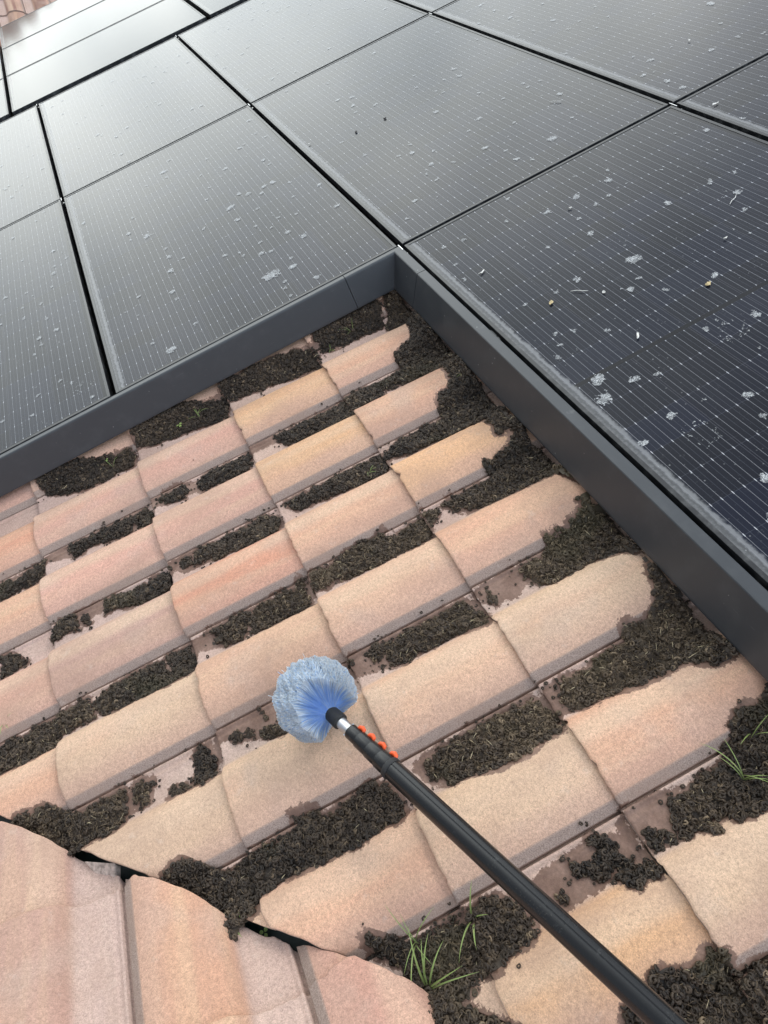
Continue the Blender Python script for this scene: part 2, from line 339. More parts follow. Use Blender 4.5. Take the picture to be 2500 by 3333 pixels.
# ------------------------------------------------------------------ soil coverage (plan polygons in metres on the roof) and its distance field
SOIL = [[[.027,-.134],[.011,-.196],[.007,-.303],[.018,-.367],[.013,-.419],[.064,-.441],[.122,-.436],[.144,-.187]],[[.073,-.432],[.03,-.586],[.033,-.684],[.029,-.779],[.05,-.828],[.128,-.821],[.128,-.751],[.178,-.457]],[[.055,-.796],[.073,-.839],[.044,-.908],[.021,-.979],[.018,-1.064],[.015,-1.121],[.03,-1.185],[.098,-1.183],[.125,-1.142],[.178,-.835]],[[.075,-1.193],[.069,-1.262],[.046,-1.352],[.023,-1.424],[.014,-1.489],[.028,-1.551],[.096,-1.542],[.129,-1.491],[.157,-1.421],[.166,-1.35],[.165,-1.213]],[[.358,-.283],[.355,-.371],[.375,-.433],[.365,-.546],[.334,-.606],[.36,-.651],[.357,-.712],[.385,-.73],[.44,-.722],[.467,-.705],[.486,-.626],[.501,-.528],[.505,-.452],[.488,-.341]],[[.424,-.821],[.406,-.876],[.381,-.939],[.384,-.983],[.411,-.999],[.442,-1.023],[.474,-1.014],[.477,-.939],[.486,-.856],[.456,-.83]],[[.353,-1.129],[.391,-1.072],[.443,-1.054],[.466,-1.08],[.453,-1.128],[.398,-1.176],[.399,-1.142]],[[.367,-1.257],[.396,-1.21],[.448,-1.19],[.471,-1.207],[.395,-1.27]],[[.747,-.457],[.692,-.481],[.669,-.553],[.675,-.637],[.695,-.701],[.691,-.781],[.702,-.796],[.742,-.774],[.769,-.752],[.779,-.638],[.804,-.483]],[[.02,-.131],[-.006,-.08],[.033,-.063],[.106,-.068],[.231,-.075],[.373,-.072],[.537,-.077],[.662,-.085],[.819,-.092],[.946,-.088],[1.07,-.089],[1.14,-.075],[1.2,-.071],[1.102,-.109],[1.031,-.11],[.944,-.118],[.914,-.112],[.906,-.15],[.848,-.153],[.82,-.149],[.752,-.184],[.644,-.168],[.583,-.14],[.524,-.14],[.464,-.154],[.312,-.143],[.216,-.125],[.188,-.135],[.163,-.195]],[[.306,-.14],[.337,-.169],[.355,-.227],[.353,-.281],[.462,-.329],[.494,-.156],[.566,-.127],[.51,-.089]],[[.59,-.14],[.641,-.171],[.637,-.207],[.672,-.229],[.667,-.281],[.689,-.332],[.687,-.365],[.709,-.399],[.73,-.449],[.756,-.461],[.773,-.397],[.792,-.286],[.82,-.149],[.822,-.118],[.699,-.106]],[[.94,-.123],[.956,-.133],[.97,-.171],[.98,-.2],[.964,-.275],[.983,-.293],[.978,-.245],[1.0,-.34],[1.006,-.373],[1.028,-.399],[1.062,-.38],[1.095,-.325],[1.101,-.277],[1.118,-.156],[1.129,-.083],[1.085,-.084],[.97,-.087]],[[1.251,-.106],[1.256,-.088],[1.29,-.087],[1.275,-.108]],[[.348,-1.379],[.354,-1.323],[.4,-1.262],[.466,-1.269],[.478,-1.292],[.465,-1.348],[.457,-1.414],[.465,-1.465],[.438,-1.487],[.385,-1.473],[.382,-1.413]],[[.4,-1.271],[.445,-1.202],[.492,-1.211],[.469,-1.249]],[[.39,-1.734],[.391,-1.701],[.423,-1.685],[.41,-1.626],[.385,-1.6],[.426,-1.565],[.444,-1.579],[.483,-1.615],[.466,-1.655],[.465,-1.687],[.473,-1.721],[.473,-1.737]],[[.733,-1.184],[.715,-1.238],[.741,-1.259],[.721,-1.301],[.728,-1.334],[.718,-1.37],[.72,-1.409],[.755,-1.407],[.752,-1.376],[.763,-1.339],[.786,-1.298],[.793,-1.204]],[[.701,-1.53],[.707,-1.492],[.764,-1.491],[.753,-1.536],[.76,-1.566],[.738,-1.587],[.717,-1.562]],[[.726,-1.472],[.738,-1.454],[.759,-1.457],[.748,-1.474]],[[.798,-.836],[.735,-.819],[.691,-.893],[.697,-.958],[.713,-1.01],[.721,-1.028],[.714,-1.081],[.731,-1.101],[.762,-1.101],[.777,-1.051],[.785,-.983],[.798,-.894]],[[.732,-1.156],[.72,-1.13],[.748,-1.113],[.755,-1.138]],[[.691,-1.744],[.727,-1.715],[.733,-1.693],[.777,-1.665],[.784,-1.695],[.782,-1.725],[.781,-1.747]],[[.989,-.566],[1.007,-.595],[1.001,-.644],[1.005,-.705],[1.025,-.756],[1.0,-.812],[1.014,-.825],[1.069,-.823],[1.075,-.79],[1.066,-.751],[1.085,-.723],[1.088,-.667],[1.105,-.618]],[[.994,-.839],[.985,-.88],[.993,-.934],[1.019,-.949],[1.013,-.983],[1.053,-1.002],[1.091,-1.028],[1.096,-.994],[1.106,-.942],[1.109,-.88],[1.099,-.838],[1.017,-.833]],[[1.004,-1.009],[.992,-1.042],[1.001,-1.08],[1.017,-1.095],[1.017,-1.12],[1.057,-1.123],[1.087,-1.089],[1.093,-1.042],[1.062,-1.026],[1.034,-1.004]],[[.991,-1.199],[.993,-1.235],[1.015,-1.265],[1.041,-1.249],[1.068,-1.258],[1.024,-1.277],[1.015,-1.304],[.992,-1.328],[.994,-1.349],[1.015,-1.367],[.98,-1.411],[.986,-1.44],[1.033,-1.453],[1.037,-1.471],[1.065,-1.475],[1.089,-1.448],[1.105,-1.409],[1.087,-1.365],[1.109,-1.329],[1.109,-1.274],[1.109,-1.206],[1.059,-1.183],[1.018,-1.184]],[[1.024,-1.48],[.997,-1.511],[.976,-1.565],[.979,-1.579],[.948,-1.668],[.958,-1.69],[.971,-1.733],[.956,-1.795],[1.077,-1.797],[1.102,-1.718],[1.108,-1.658],[1.108,-1.598],[1.085,-1.589],[1.088,-1.536],[1.084,-1.481]],[[1.318,-1.057],[1.339,-1.035],[1.348,-1.054],[1.329,-1.073]],[[1.323,-1.151],[1.347,-1.117],[1.352,-1.086],[1.368,-1.104],[1.355,-1.138]],[[1.373,-1.074],[1.378,-1.032],[1.4,-1.005],[1.412,-1.024],[1.387,-1.072]],[[1.311,-1.24],[1.315,-1.222],[1.368,-1.198],[1.401,-1.204],[1.372,-1.255],[1.342,-1.254]],[[1.301,-.706],[1.298,-.77],[1.325,-.768],[1.368,-.748],[1.372,-.775],[1.385,-.743]],[[1.286,-.818],[1.297,-.789],[1.327,-.801],[1.328,-.822]],[[.425,-1.644],[.442,-1.612],[.483,-1.615],[.462,-1.646]],[[1.091,-.611],[1.026,-.582],[1.029,-.525],[1.022,-.455],[1.038,-.419],[1.072,-.454],[1.098,-.471],[1.098,-.536],[1.094,-.613]],[[1.271,-.112],[1.29,-.173],[1.287,-.226],[1.295,-.265],[1.298,-.309],[1.3,-.33],[1.349,-.333],[1.386,-.315],[1.408,-.29],[1.409,-.225],[1.422,-.142],[1.426,-.118],[1.46,-.084],[1.37,-.078],[1.302,-.071]],[[1.332,-.429],[1.351,-.413],[1.377,-.428],[1.358,-.45]],[[1.292,-.702],[1.295,-.663],[1.284,-.625],[1.309,-.57],[1.313,-.492],[1.356,-.476],[1.392,-.469],[1.414,-.472],[1.405,-.541],[1.398,-.621],[1.4,-.686],[1.385,-.743]],[[1.501,-.088],[1.533,-.081],[1.666,-.081],[1.786,-.08],[1.77,-.135],[1.741,-.17],[1.732,-.215],[1.743,-.247],[1.723,-.295],[1.725,-.326],[1.717,-.349],[1.713,-.41],[1.682,-.441],[1.66,-.433],[1.626,-.405],[1.635,-.369],[1.632,-.331],[1.613,-.288],[1.628,-.244],[1.602,-.22],[1.608,-.169],[1.585,-.139],[1.558,-.112],[1.529,-.11]],[[1.647,-.757],[1.63,-.726],[1.619,-.673],[1.618,-.614],[1.608,-.579],[1.614,-.517],[1.616,-.482],[1.662,-.469],[1.702,-.454],[1.746,-.46],[1.742,-.514],[1.735,-.589],[1.737,-.618],[1.708,-.72],[1.669,-.768]],[[1.881,-.063],[1.876,-.081],[1.879,-.132],[1.883,-.163],[1.893,-.183],[1.913,-.194],[1.915,-.228],[1.935,-.229],[1.94,-.275],[1.933,-.296],[1.948,-.324],[1.944,-.357],[1.946,-.38],[1.982,-.393],[2.013,-.386],[2.006,-.366],[2.021,-.347],[2.033,-.332],[2.014,-.316],[2.024,-.299],[2.038,-.306],[2.046,-.283],[2.052,-.239],[2.044,-.16]],[[1.603,-.287],[1.617,-.266],[1.637,-.278],[1.624,-.302]],[[1.31,-1.442],[1.304,-1.498],[1.311,-1.53],[1.282,-1.564],[1.261,-1.619],[1.269,-1.644],[1.266,-1.701],[1.276,-1.732],[1.336,-1.693],[1.4,-1.637],[1.431,-1.631],[1.457,-1.607],[1.458,-1.578],[1.413,-1.59],[1.411,-1.536],[1.416,-1.489],[1.408,-1.452],[1.379,-1.429],[1.331,-1.427]],[[1.318,-1.4],[1.338,-1.359],[1.357,-1.369],[1.392,-1.382],[1.385,-1.412],[1.339,-1.413]],[[1.369,-1.26],[1.4,-1.206],[1.418,-1.229],[1.416,-1.259],[1.404,-1.324],[1.379,-1.331],[1.393,-1.284],[1.385,-1.264]],[[1.635,-.855],[1.615,-.881],[1.628,-.909],[1.626,-.943],[1.633,-.969],[1.639,-.982],[1.634,-1.003],[1.609,-1.022],[1.602,-1.071],[1.627,-1.069],[1.615,-1.121],[1.594,-1.166],[1.574,-1.212],[1.574,-1.258],[1.582,-1.282],[1.573,-1.32],[1.578,-1.35],[1.594,-1.393],[1.67,-1.332],[1.725,-1.292],[1.766,-1.265],[1.768,-1.248],[1.74,-1.226],[1.738,-1.193],[1.72,-1.182],[1.717,-1.149],[1.713,-1.11],[1.712,-1.066],[1.716,-1.04],[1.711,-1.01],[1.727,-.962],[1.722,-.894],[1.729,-.853],[1.706,-.837],[1.668,-.847]],[[1.887,-1.013],[1.883,-.986],[1.899,-.963],[1.932,-.973],[1.922,-.993]],[[1.898,-.973],[1.898,-.948],[1.905,-.9],[1.908,-.841],[1.928,-.846],[1.943,-.824],[1.929,-.775],[1.934,-.748],[1.957,-.721],[1.998,-.706],[2.021,-.703],[2.029,-.744],[2.03,-.774],[2.041,-.8],[2.039,-.837],[2.051,-.858],[2.057,-.885],[2.086,-.863],[2.123,-.82],[2.16,-.797],[2.12,-.937],[2.059,-.957],[1.999,-.96],[1.955,-.969],[1.926,-.986],[1.91,-1.009]],[[1.931,-.536],[1.949,-.502],[1.976,-.505],[1.995,-.494],[2.013,-.502],[2.016,-.464],[2.04,-.467],[2.041,-.508],[2.021,-.528],[1.991,-.527],[2.005,-.551],[1.984,-.582],[1.962,-.608],[1.945,-.597],[1.957,-.574],[1.967,-.555],[1.962,-.531],[1.944,-.539]],[[1.965,-.447],[1.968,-.433],[1.986,-.426],[1.997,-.405],[2.003,-.419],[1.996,-.449]],[[2.171,-.586],[2.165,-.553],[2.178,-.527],[2.187,-.493],[2.178,-.481],[2.19,-.449],[2.213,-.455],[2.225,-.438],[2.224,-.41],[2.241,-.367],[2.328,-.447],[2.236,-.683],[2.184,-.641],[2.183,-.59]],[[1.981,-.64],[1.992,-.627],[2.004,-.638],[1.994,-.649]]]
WET = [[[.366,-1.186],[.363,-1.124],[.422,-1.034],[.459,-1.034],[.431,-1.181]],[[.409,-.839],[.397,-.739],[.435,-.726],[.431,-.828]],[[.028,-1.197],[-.033,-1.215],[-.033,-1.196],[.087,-1.179]],[[.022,-.841],[.023,-.803],[.115,-.809],[.101,-.843]],[[.728,-.404],[.736,-.44],[.769,-.31]],[[1.011,-.296],[1.001,-.351],[1.028,-.41],[1.068,-.364],[1.006,-.248]],[[1.303,-1.187],[1.301,-1.077],[1.294,-1.029],[1.398,-1.006],[1.388,-1.084],[1.355,-1.156],[1.342,-1.178]],[[1.005,-1.166],[.976,-1.079],[.996,-.983],[1.081,-1.024],[1.081,-1.094],[1.048,-1.184]],[[.732,-1.186],[.697,-1.163],[.723,-1.098],[.753,-1.113],[.76,-1.146]],[[1.275,-.824],[1.287,-.769],[1.378,-.756],[1.38,-.809],[1.333,-.828]],[[.415,-1.543],[.38,-1.497],[.45,-1.48],[.43,-1.561],[.414,-1.568]],[[.695,-1.484],[.698,-1.422],[.741,-1.374],[.747,-1.505]],[[1.286,-1.182],[1.384,-1.196],[1.378,-1.185],[1.313,-1.17]],[[1.07,-1.766],[1.089,-1.719],[1.058,-1.725]],[[1.289,-.455],[1.302,-.387],[1.28,-.333],[1.293,-.266],[1.392,-.294],[1.377,-.338],[1.396,-.382],[1.372,-.428],[1.368,-.458]],[[1.634,-.453],[1.632,-.404],[1.711,-.409],[1.697,-.452],[1.662,-.459]],[[1.642,-.758],[1.642,-.776],[1.638,-.715]],[[1.307,-1.405],[1.349,-1.375],[1.39,-1.395],[1.381,-1.418]],[[1.954,-.67],[1.948,-.646],[1.941,-.59],[1.954,-.496],[2.041,-.468],[2.034,-.508],[2.009,-.555],[2.016,-.575],[2.007,-.618],[2.013,-.648],[1.982,-.667]],[[1.92,-.461],[1.928,-.403],[1.943,-.357],[2.018,-.369],[2.011,-.45],[2.001,-.453]],[[1.912,-.466],[1.966,-.473],[2.048,-.464],[2.036,-.479],[1.945,-.478]]]
PITCH, TX0 = .304, .097
GX0, GX1, GY0, GY1, GS = -.5, 2.75, -2.25, .05, .005
gx = np.arange(GX0, GX1, GS); gy = np.arange(GY0, GY1, GS)
GXX, GYY = np.meshgrid(gx, gy, indexing='ij')
def poly_sd(polys, far=.12):
    D = np.full(GXX.shape, far)
    for p in polys:
        p = np.array(p); a = p.min(0) - far; b = p.max(0) + far
        i0, i1 = np.searchsorted(gx, (a[0], b[0])); j0, j1 = np.searchsorted(gy, (a[1], b[1]))
        if i1 <= i0 or j1 <= j0: continue
        X = GXX[i0:i1, j0:j1]; Y = GYY[i0:i1, j0:j1]
        d = np.full(X.shape, 9.); ins = np.zeros(X.shape, bool)
        for (x0, y0), (x1, y1) in zip(p, np.roll(p, -1, 0)):
            ex, ey = x1 - x0, y1 - y0; t = np.clip(((X-x0)*ex + (Y-y0)*ey)/(ex*ex + ey*ey + 1e-12), 0, 1)
            d = np.minimum(d, np.hypot(X - x0 - t*ex, Y - y0 - t*ey))
            with np.errstate(divide='ignore', invalid='ignore'):
                ins ^= ((y0 > Y) != (y1 > Y)) & (X < (x1-x0)*(Y-y0)/(y1-y0) + x0)
        D[i0:i1, j0:j1] = np.minimum(D[i0:i1, j0:j1], np.where(ins, -d, d))
    return D
SD = poly_sd(SOIL); SD = np.minimum(SD, np.roll(SD, 2, 0))
SD = SD + np.where(GXX < .2, .006, 0) + np.where(SD < .09, .002 + .006*vnoise2(GXX*26, GYY*26, 1) + .006*vnoise2(GXX*62, GYY*62, 2) + .003*vnoise2(GXX*120, GYY*120, 3), 0)
U_ = np.mod(GXX - TX0, PITCH)                        # position across the tile: the channel runs from the interlock to the foot of the roll
OUT = np.maximum(.017 - U_, np.minimum(U_ - .122, PITCH - U_ + .017)) + .008*vnoise2(GXX*55, GYY*55, 12)
SLACK = .004 + .018*sm(vnoise2(GXX*5, GYY*5, 31), .35, .8) + .034*sm(GXX, .17, .12) + .2*sm(GXX, 2.08, 2.14) + .25*sm(GYY - valley_y(GXX), .10, .04)
SD = np.where(GYY < -.24, np.maximum(SD, np.minimum(OUT, .03) - SLACK), SD)
WD = np.minimum(SD - .002, np.maximum(poly_sd(WET), OUT - SLACK - .004))
def samp(D, x, y, far=.12):
    fx = (np.asarray(x) - GX0)/GS; fy = (np.asarray(y) - GY0)/GS
    ok = (fx >= 0) & (fx < len(gx)-1.001) & (fy >= 0) & (fy < len(gy)-1.001)
    i = np.clip(fx, 0, len(gx)-1.001); j = np.clip(fy, 0, len(gy)-1.001); a = i.astype(int); b = j.astype(int); u = i - a; v = j - b
    r = (D[a,b]*(1-u) + D[a+1,b]*u)*(1-v) + (D[a,b+1]*(1-u) + D[a+1,b+1]*u)*v
    return np.where(ok, r, far)

# ------------------------------------------------------------------ roof tiles
PITCH, TLEN, THK, LIFT = .304, .425, .015, .0165
PX = np.array([-.02,-.004,.0005,.0038,.006,.0085,.011,.0145,.018,.022,.027,.031,.036,.045,.055,.065,.075,.083,.089,.094,.098,.102,.107,.113,.120,.128,.138,.150,.163,.178,.192,.206,.220,.234,.246,.256,.264,.270,.275,.2795,.2825,.2855,.2875,.2925,.298,.3000])
PZ = np.interp(PX, [-.02,-.004,.0005,.0038,.0085,.0145,.022,.027,.031,.045,.083,.092,.098,.105,.113,.124,.138,.155,.175,.2,.222,.242,.258,.27,.2795,.2855,.298,.3000],
               [-.014,-.012,-.009,.0055,.0055,.000,.0005,.0028,.0006,0,.0006,.0032,.0075,.0140,.0220,.0310,.0382,.0424,.0442,.0440,.0420,.0384,.0336,.0288,.0240,.0200,.0072,.0050])
def tile_profile(x):
    q = np.mod(np.asarray(x, float), PITCH); return np.interp(q, PX_, PZ_)
RAWX = sm(PX, .2795, .2850)
PX_, PZ_, RAWX_ = PX, PZ, RAWX
def tile_mesh(name, seed, cut=None, wetf=None, ny=46, length=TLEN, notch=None):
    PX = PX_
    y0 = .0016*vnoise(PX*90, seed) + .0008*vnoise(PX*300, seed+3)
    rc = random.Random(seed)
    for _ in range(rc.choice([0, 1, 1, 2])):                        # chipped lip
        y0 = y0 + rc.uniform(.003, .009)*np.exp(-((PX - rc.uniform(.1, .29))/rc.uniform(.004, .011))**2)
    if cut is not None:
        y0 = np.maximum(y0, cut(PX) + .004*vnoise(PX*40, seed+5) + .002*vnoise(PX*160, seed+6))
    if notch is not None: y0 = y0 + notch(PX)
    keep = np.nonzero(y0 < length - .012)[0]
    if len(keep) < 4: return None
    keep = np.arange(keep[0], keep[-1]+1); y0 = np.minimum(y0, length - .012)[keep]
    PX, PZ, RAWX = PX_[keep], PZ_[keep], RAWX_[keep]; nx = len(PX)
    q = np.concatenate([[0, .006, .014], np.linspace(.03, 1, ny-3)])
    Y = y0[:, None] + (length - y0)[:, None]*q[None]; X = np.repeat(PX[:, None], ny, 1)
    Z = PZ[:, None] + LIFT*(1 - Y/.363)
    Z = Z + .0006*vnoise2(X*60, Y*60, seed)
    Z[:, 0] -= .0030; Z[:, 1] -= .0006
    raw = np.repeat(RAWX[:, None], ny, 1); raw[:, 0] = np.maximum(raw[:, 0], .45)
    if cut is not None: raw[:, 0] = 1
    pan = np.repeat(sm(PX, .112, .094)[:, None], ny, 1)
    wet = wetf(X, Y) if wetf is not None else np.full(X.shape, .12)
    V = np.stack([X, Y, Z], -1).reshape(-1, 3); A = [raw.ravel(), pan.ravel(), wet.ravel()]
    idx = np.arange(nx*ny).reshape(nx, ny)
    F = [np.stack([idx[:-1,:-1], idx[1:,:-1], idx[1:,1:], idx[:-1,1:]], -1).reshape(-1, 4)]
    n = len(V)
    def strip(V0_, V1_, flip, att):
        nonlocal V, n
        k = len(V0_); V = np.concatenate([V, V0_, V1_]); a = n + np.arange(k); b = a + k
        f = np.stack([a[:-1], b[:-1], b[1:], a[1:]], -1); F.append(f[:, ::-1] if flip else f); n += 2*k
        A[0] = np.concatenate([A[0], np.ones(2*k)]); A[1] = np.concatenate([A[1], np.zeros(2*k)]); A[2] = np.concatenate([A[2], att, att])
    G = V.reshape(nx, ny, 3)[:, :, :].copy() if n == nx*ny else None
    e = G[:, 0]; lo = e.copy(); lo[:, 2] -= THK - .003; lo[:, 1] += .0015
    strip(e, lo, False, wet[:, 0])
    e = G[-1]; lo = e.copy(); lo[:, 2] -= .014; strip(e, lo, False, wet[-1])
    back = G.copy(); back[:, :, 2] -= THK                              # underside
    k = nx*ny; V = np.concatenate([V, back.reshape(-1, 3)]); ib = n + idx
    F.append(np.stack([ib[:-1,:-1], ib[:-1,1:], ib[1:,1:], ib[1:,:-1]], -1).reshape(-1, 4)); n += k
    A[0] = np.concatenate([A[0], np.ones(k)]); A[1] = np.concatenate([A[1], np.zeros(k)]); A[2] = np.concatenate([A[2], np.full(k, .12)])
    return mesh(name, V, F, [T_TILE], True, dict(raw=A[0], pan=A[1], wet=A[2]))
NOSE = [-.458, -.818, -1.182, -1.575, -1.95, -2.313, -2.676]
TX0 = .097
ORD = ['first', 'second', 'third', 'fourth', 'fifth', 'sixth', 'seventh', 'eighth', 'ninth', 'tenth', 'eleventh', 'twelfth', 'thirteenth', 'fourteenth']
TONES = {'peach': (.63,.37,.25), 'pinkish': (.59,.34,.26), 'orange': (.62,.33,.20), 'honey': (.65,.39,.225), 'sandy': (.61,.425,.295), 'salmon': (.63,.31,.205), 'mauve': (.51,.325,.26), 'buff': (.61,.39,.27)}
# colour of each tile as photographed: (column, course)
TCOL = {(0,0):'peach',(0,1):'honey',(0,2):'pinkish',(0,3):'pinkish',(1,0):'peach',(1,1):'honey',(1,2):'pinkish',(1,3):'pinkish',(2,0):'honey',(2,1):'peach',(2,2):'salmon',(2,3):'mauve',
 (3,0):'peach',(3,1):'buff',(3,2):'buff',(3,3):'sandy',(4,0):'sandy',(4,1):'buff',(4,2):'sandy',(4,3):'sandy',(5,0):'peach',(5,1):'sandy',(5,2):'peach',(6,0):'sandy',(6,1):'honey',(0,4):'salmon',(1,4):'peach',(2,4):'pinkish'}
TWORD = {'peach':'peach','honey':'honey yellow','pinkish':'dusty pink','salmon':'salmon orange','mauve':'brownish pink','buff':'buff','sandy':'pale sandy','orange':'orange'}
k_seed = 0
for j, ny0 in enumerate(NOSE):
    for k in range(-1, 8):
        ox = TX0 + PITCH*k
        if valley_y(ox) > ny0 + .40: continue
        tone = TCOL.get((k, j), random.choice(['peach', 'buff', 'pinkish']))
        k_seed += 1; seed = k_seed*1.37
        oz = PANZ + random.uniform(-.0012, .0012); oy = ny0 + random.uniform(-.004, .004)
        cut = None
        if valley_y(ox + PITCH) > ny0 - .02:
            cut = lambda px, ox=ox, oy=oy: valley_y(ox + px) - oy
        me = tile_mesh('barrel_tile', seed, cut, lambda X, Y, ox=ox, oy=oy: samp(WD, X + ox, Y + oy))
        if me is None: continue
        where = ('half under the side skirt' if k < 0 else ORD[k] + ' row out from the side skirt')
        lab = ('%s tile%s, %s, course %s' % (TWORD[tone], ' cut at the valley' if cut else '', where, ORD[j]))
        o = link('barrel_tile', me, label=lab, cat='roof tile', group='tiles of the roof below the panels',
                 mat4=Matrix.Translation((ox, oy, oz)) @ Matrix.Rotation(random.uniform(-.004, .004), 4, 'Z'))
        c = TONES[tone]; f = random.uniform(.94, 1.05); o.color = (c[0]*f, c[1]*f, c[2]*f, 1)
# the roof across the valley: x runs towards the left of the photo, y up its slope
SN = [-1.15, -.785, -.42, -.037, .346, .73]
SNAMES = {0: 'broad pink tile at the bottom left corner', 1: 'peach tile with a clipped tip in the valley', 2: 'salmon tile beside the grass tuft', -1: 'pale pink tile'}
def side_cut(x): return -1.04*np.asarray(x) + .033
for kk in range(-4, 4):
    ox = .105 - .3075*kk
    for j, ny0 in enumerate(SN):
        if np.min(side_cut(np.array([ox, ox + PITCH]))) > ny0 + .40 or (kk == 3 and j < 4): continue
        k_seed += 1; seed = k_seed*1.37
        cut = (lambda px, ox=ox, ny0=ny0: side_cut(ox + px) - ny0) if side_cut(ox) > ny0 - .02 else None
        me = tile_mesh('barrel_tile', seed, cut, None)
        if me is None: continue
        tone = {(0,2):'mauve',(0,3):'mauve',(1,3):'peach',(1,4):'buff',(2,4):'pinkish',(2,5):'peach'}.get((kk, j), 'mauve' if kk < 1 else 'pinkish')
        lab = '%s tile%s across the valley, %s row from the left, course %s' % (TWORD[tone], ' with cut end' if cut else '', ORD[kk+4], ORD[j])
        o = link('barrel_tile', me, label=lab, cat='roof tile', group='tiles of the roof across the valley', mat4=SIDE @ Matrix.Translation((ox, ny0, .001)))
        c = TONES[tone]; o.color = (c[0]*.86, c[1]*.84, c[2]*.84, 1)
# the roof beyond the array
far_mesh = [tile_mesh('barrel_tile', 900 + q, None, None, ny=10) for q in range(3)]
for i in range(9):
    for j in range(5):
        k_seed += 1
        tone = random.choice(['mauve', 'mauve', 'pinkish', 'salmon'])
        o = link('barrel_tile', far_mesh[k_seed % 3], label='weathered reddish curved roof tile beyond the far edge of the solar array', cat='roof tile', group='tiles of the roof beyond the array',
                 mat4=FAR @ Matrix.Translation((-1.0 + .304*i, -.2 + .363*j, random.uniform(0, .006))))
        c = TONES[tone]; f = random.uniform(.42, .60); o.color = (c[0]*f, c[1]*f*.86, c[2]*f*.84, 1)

# valley gutter and a lump of mortar under the cut tile
g = MB(); L0, L1 = np.array([.2, float(valley_y(.2))]), np.array([3.6, float(valley_y(3.6))])
nrm = np.array([-.717, .697])
def vp(a, off, z): p = a + nrm*off; return (p[0], p[1], z)
zz = PANZ - .030
g.add([vp(L0, .16, zz+.012), vp(L1, .16, zz+.012), vp(L1, .02, zz), vp(L0, .02, zz), vp(L0, -.05, zz-.004), vp(L1, -.05, zz-.004)], [(0,3,2,1), (3,4,5,2)])
g.add([vp(L0, .02, zz+.001), vp(L1, .02, zz+.001), vp(L1, .016, zz+.012), vp(L0, .016, zz+.012)], [(0,1,2,3)])
g.build('valley_gutter', [T_GUT], label='dark green metal valley gutter showing in the gap between the cut tiles', cat='gutter')
def lump(name, mat, c, size, seed, **kw):
    bm = bmesh.new(); bmesh.ops.create_icosphere(bm, subdivisions=3, radius=1)
    for v in bm.verts:
        q = v.co.copy(); s_ = 1 + .22*math.sin(q.x*3.1 + seed) * math.cos(q.y*4.3 - seed) + .12*math.sin(q.z*7 + q.x*5 + seed)
        v.co = Vector([math.copysign(abs(a)**.55, a) for a in q])*s_
        v.co = Vector((v.co.x*size[0], v.co.y*size[1], v.co.z*size[2]))
    me = bpy.data.meshes.new(name); bm.to_mesh(me); bm.free(); me.materials.append(mat)
    return link(name, me, mat4=Matrix.Translation(c) @ Matrix.Rotation(seed, 4, 'Z'), **kw)
sh = MB(); a = np.array([1.452,-1.548,-.150]); sh.add([a, a+(.075,.035,-.032), a+(.082,.050,-.034), a+(.045,.075,.002), a+(.0,.0,-.02), a+(.075,.035,-.05), a+(.082,.050,-.052), a+(.045,.075,-.02)],
    [(0,1,2,3),(0,4,5,1),(1,5,6,2),(2,6,7,3),(3,7,4,0)])
sh.build('tile_shard', [T_MORTAR], label='broken wedge of mortar lying under the cut tile at the valley', cat='rubble', bevel=.003)

# ------------------------------------------------------------------ worm casts: one uncountable carpet
def surf_z(x, y):
    nn = np.array(sorted(NOSE + [-.097])); i = np.clip(np.searchsorted(nn, y, side='right') - 1, 0, len(nn)-1)
    return PANZ + tile_profile(np.asarray(x) - TX0) + LIFT*(1 - np.clip((y - nn[i])/.363, 0, 1.1))
def soil_h(x, y):
    d = -samp(SD, x, y) - .001 + .006*vnoise2(x*70, y*70, 5)
    h = .0065*sm(d, -.002, .024) + .0045*sm(d, .02, .05)
    return h*(1 + .55*vnoise2(x*38, y*38, 8) + .3*vnoise2(x*90, y*90, 9)) - .003*(1 - sm(d, -.004, .004))
def patch_tone(x, y):                            # some patches are matted brown, others near black
    br = np.exp(-(((x-1.33)/.22)**2 + ((y+.42)/.32)**2)) + .9*np.exp(-(((x-1.65)/.2)**2 + ((y+.3)/.2)**2)) + .7*np.exp(-(((x-1.04)/.15)**2 + ((y+.75)/.3)**2)) + .5*np.exp(-(((x-1.35)/.15)**2 + ((y+1.45)/.15)**2)) + .6*np.exp(-(((x-1.65)/.12)**2 + ((y+.62)/.12)**2))
    return np.clip(br + .35*sm(x, .6, 1.2)*sm(vnoise2(x*6, y*6, 17), -.2, .5), 0, 1)
ok = (SD < .004)
cell = ok[:-1,:-1] | ok[1:,:-1] | ok[1:,1:] | ok[:-1,1:]
used = np.zeros_like(ok); used[:-1,:-1] |= cell; used[1:,:-1] |= cell; used[1:,1:] |= cell; used[:-1,1:] |= cell
ids = -np.ones(ok.shape, int); ids[used] = np.arange(used.sum())
bx, by = GXX[used], GYY[used]
bv = np.stack([bx, by, surf_z(bx, by) + soil_h(bx, by)], -1)
I, J = np.nonzero(cell)
bf = np.stack([ids[I,J], ids[I+1,J], ids[I+1,J+1], ids[I,J+1]], -1)
btone = .23 + .34*patch_tone(bx, by) + .12*vnoise2(bx*50, by*50, 2) + .16*vnoise2(bx*9, by*9, 41)
SV, SF, ST = [bv], [bf], [btone]; base = len(bv)
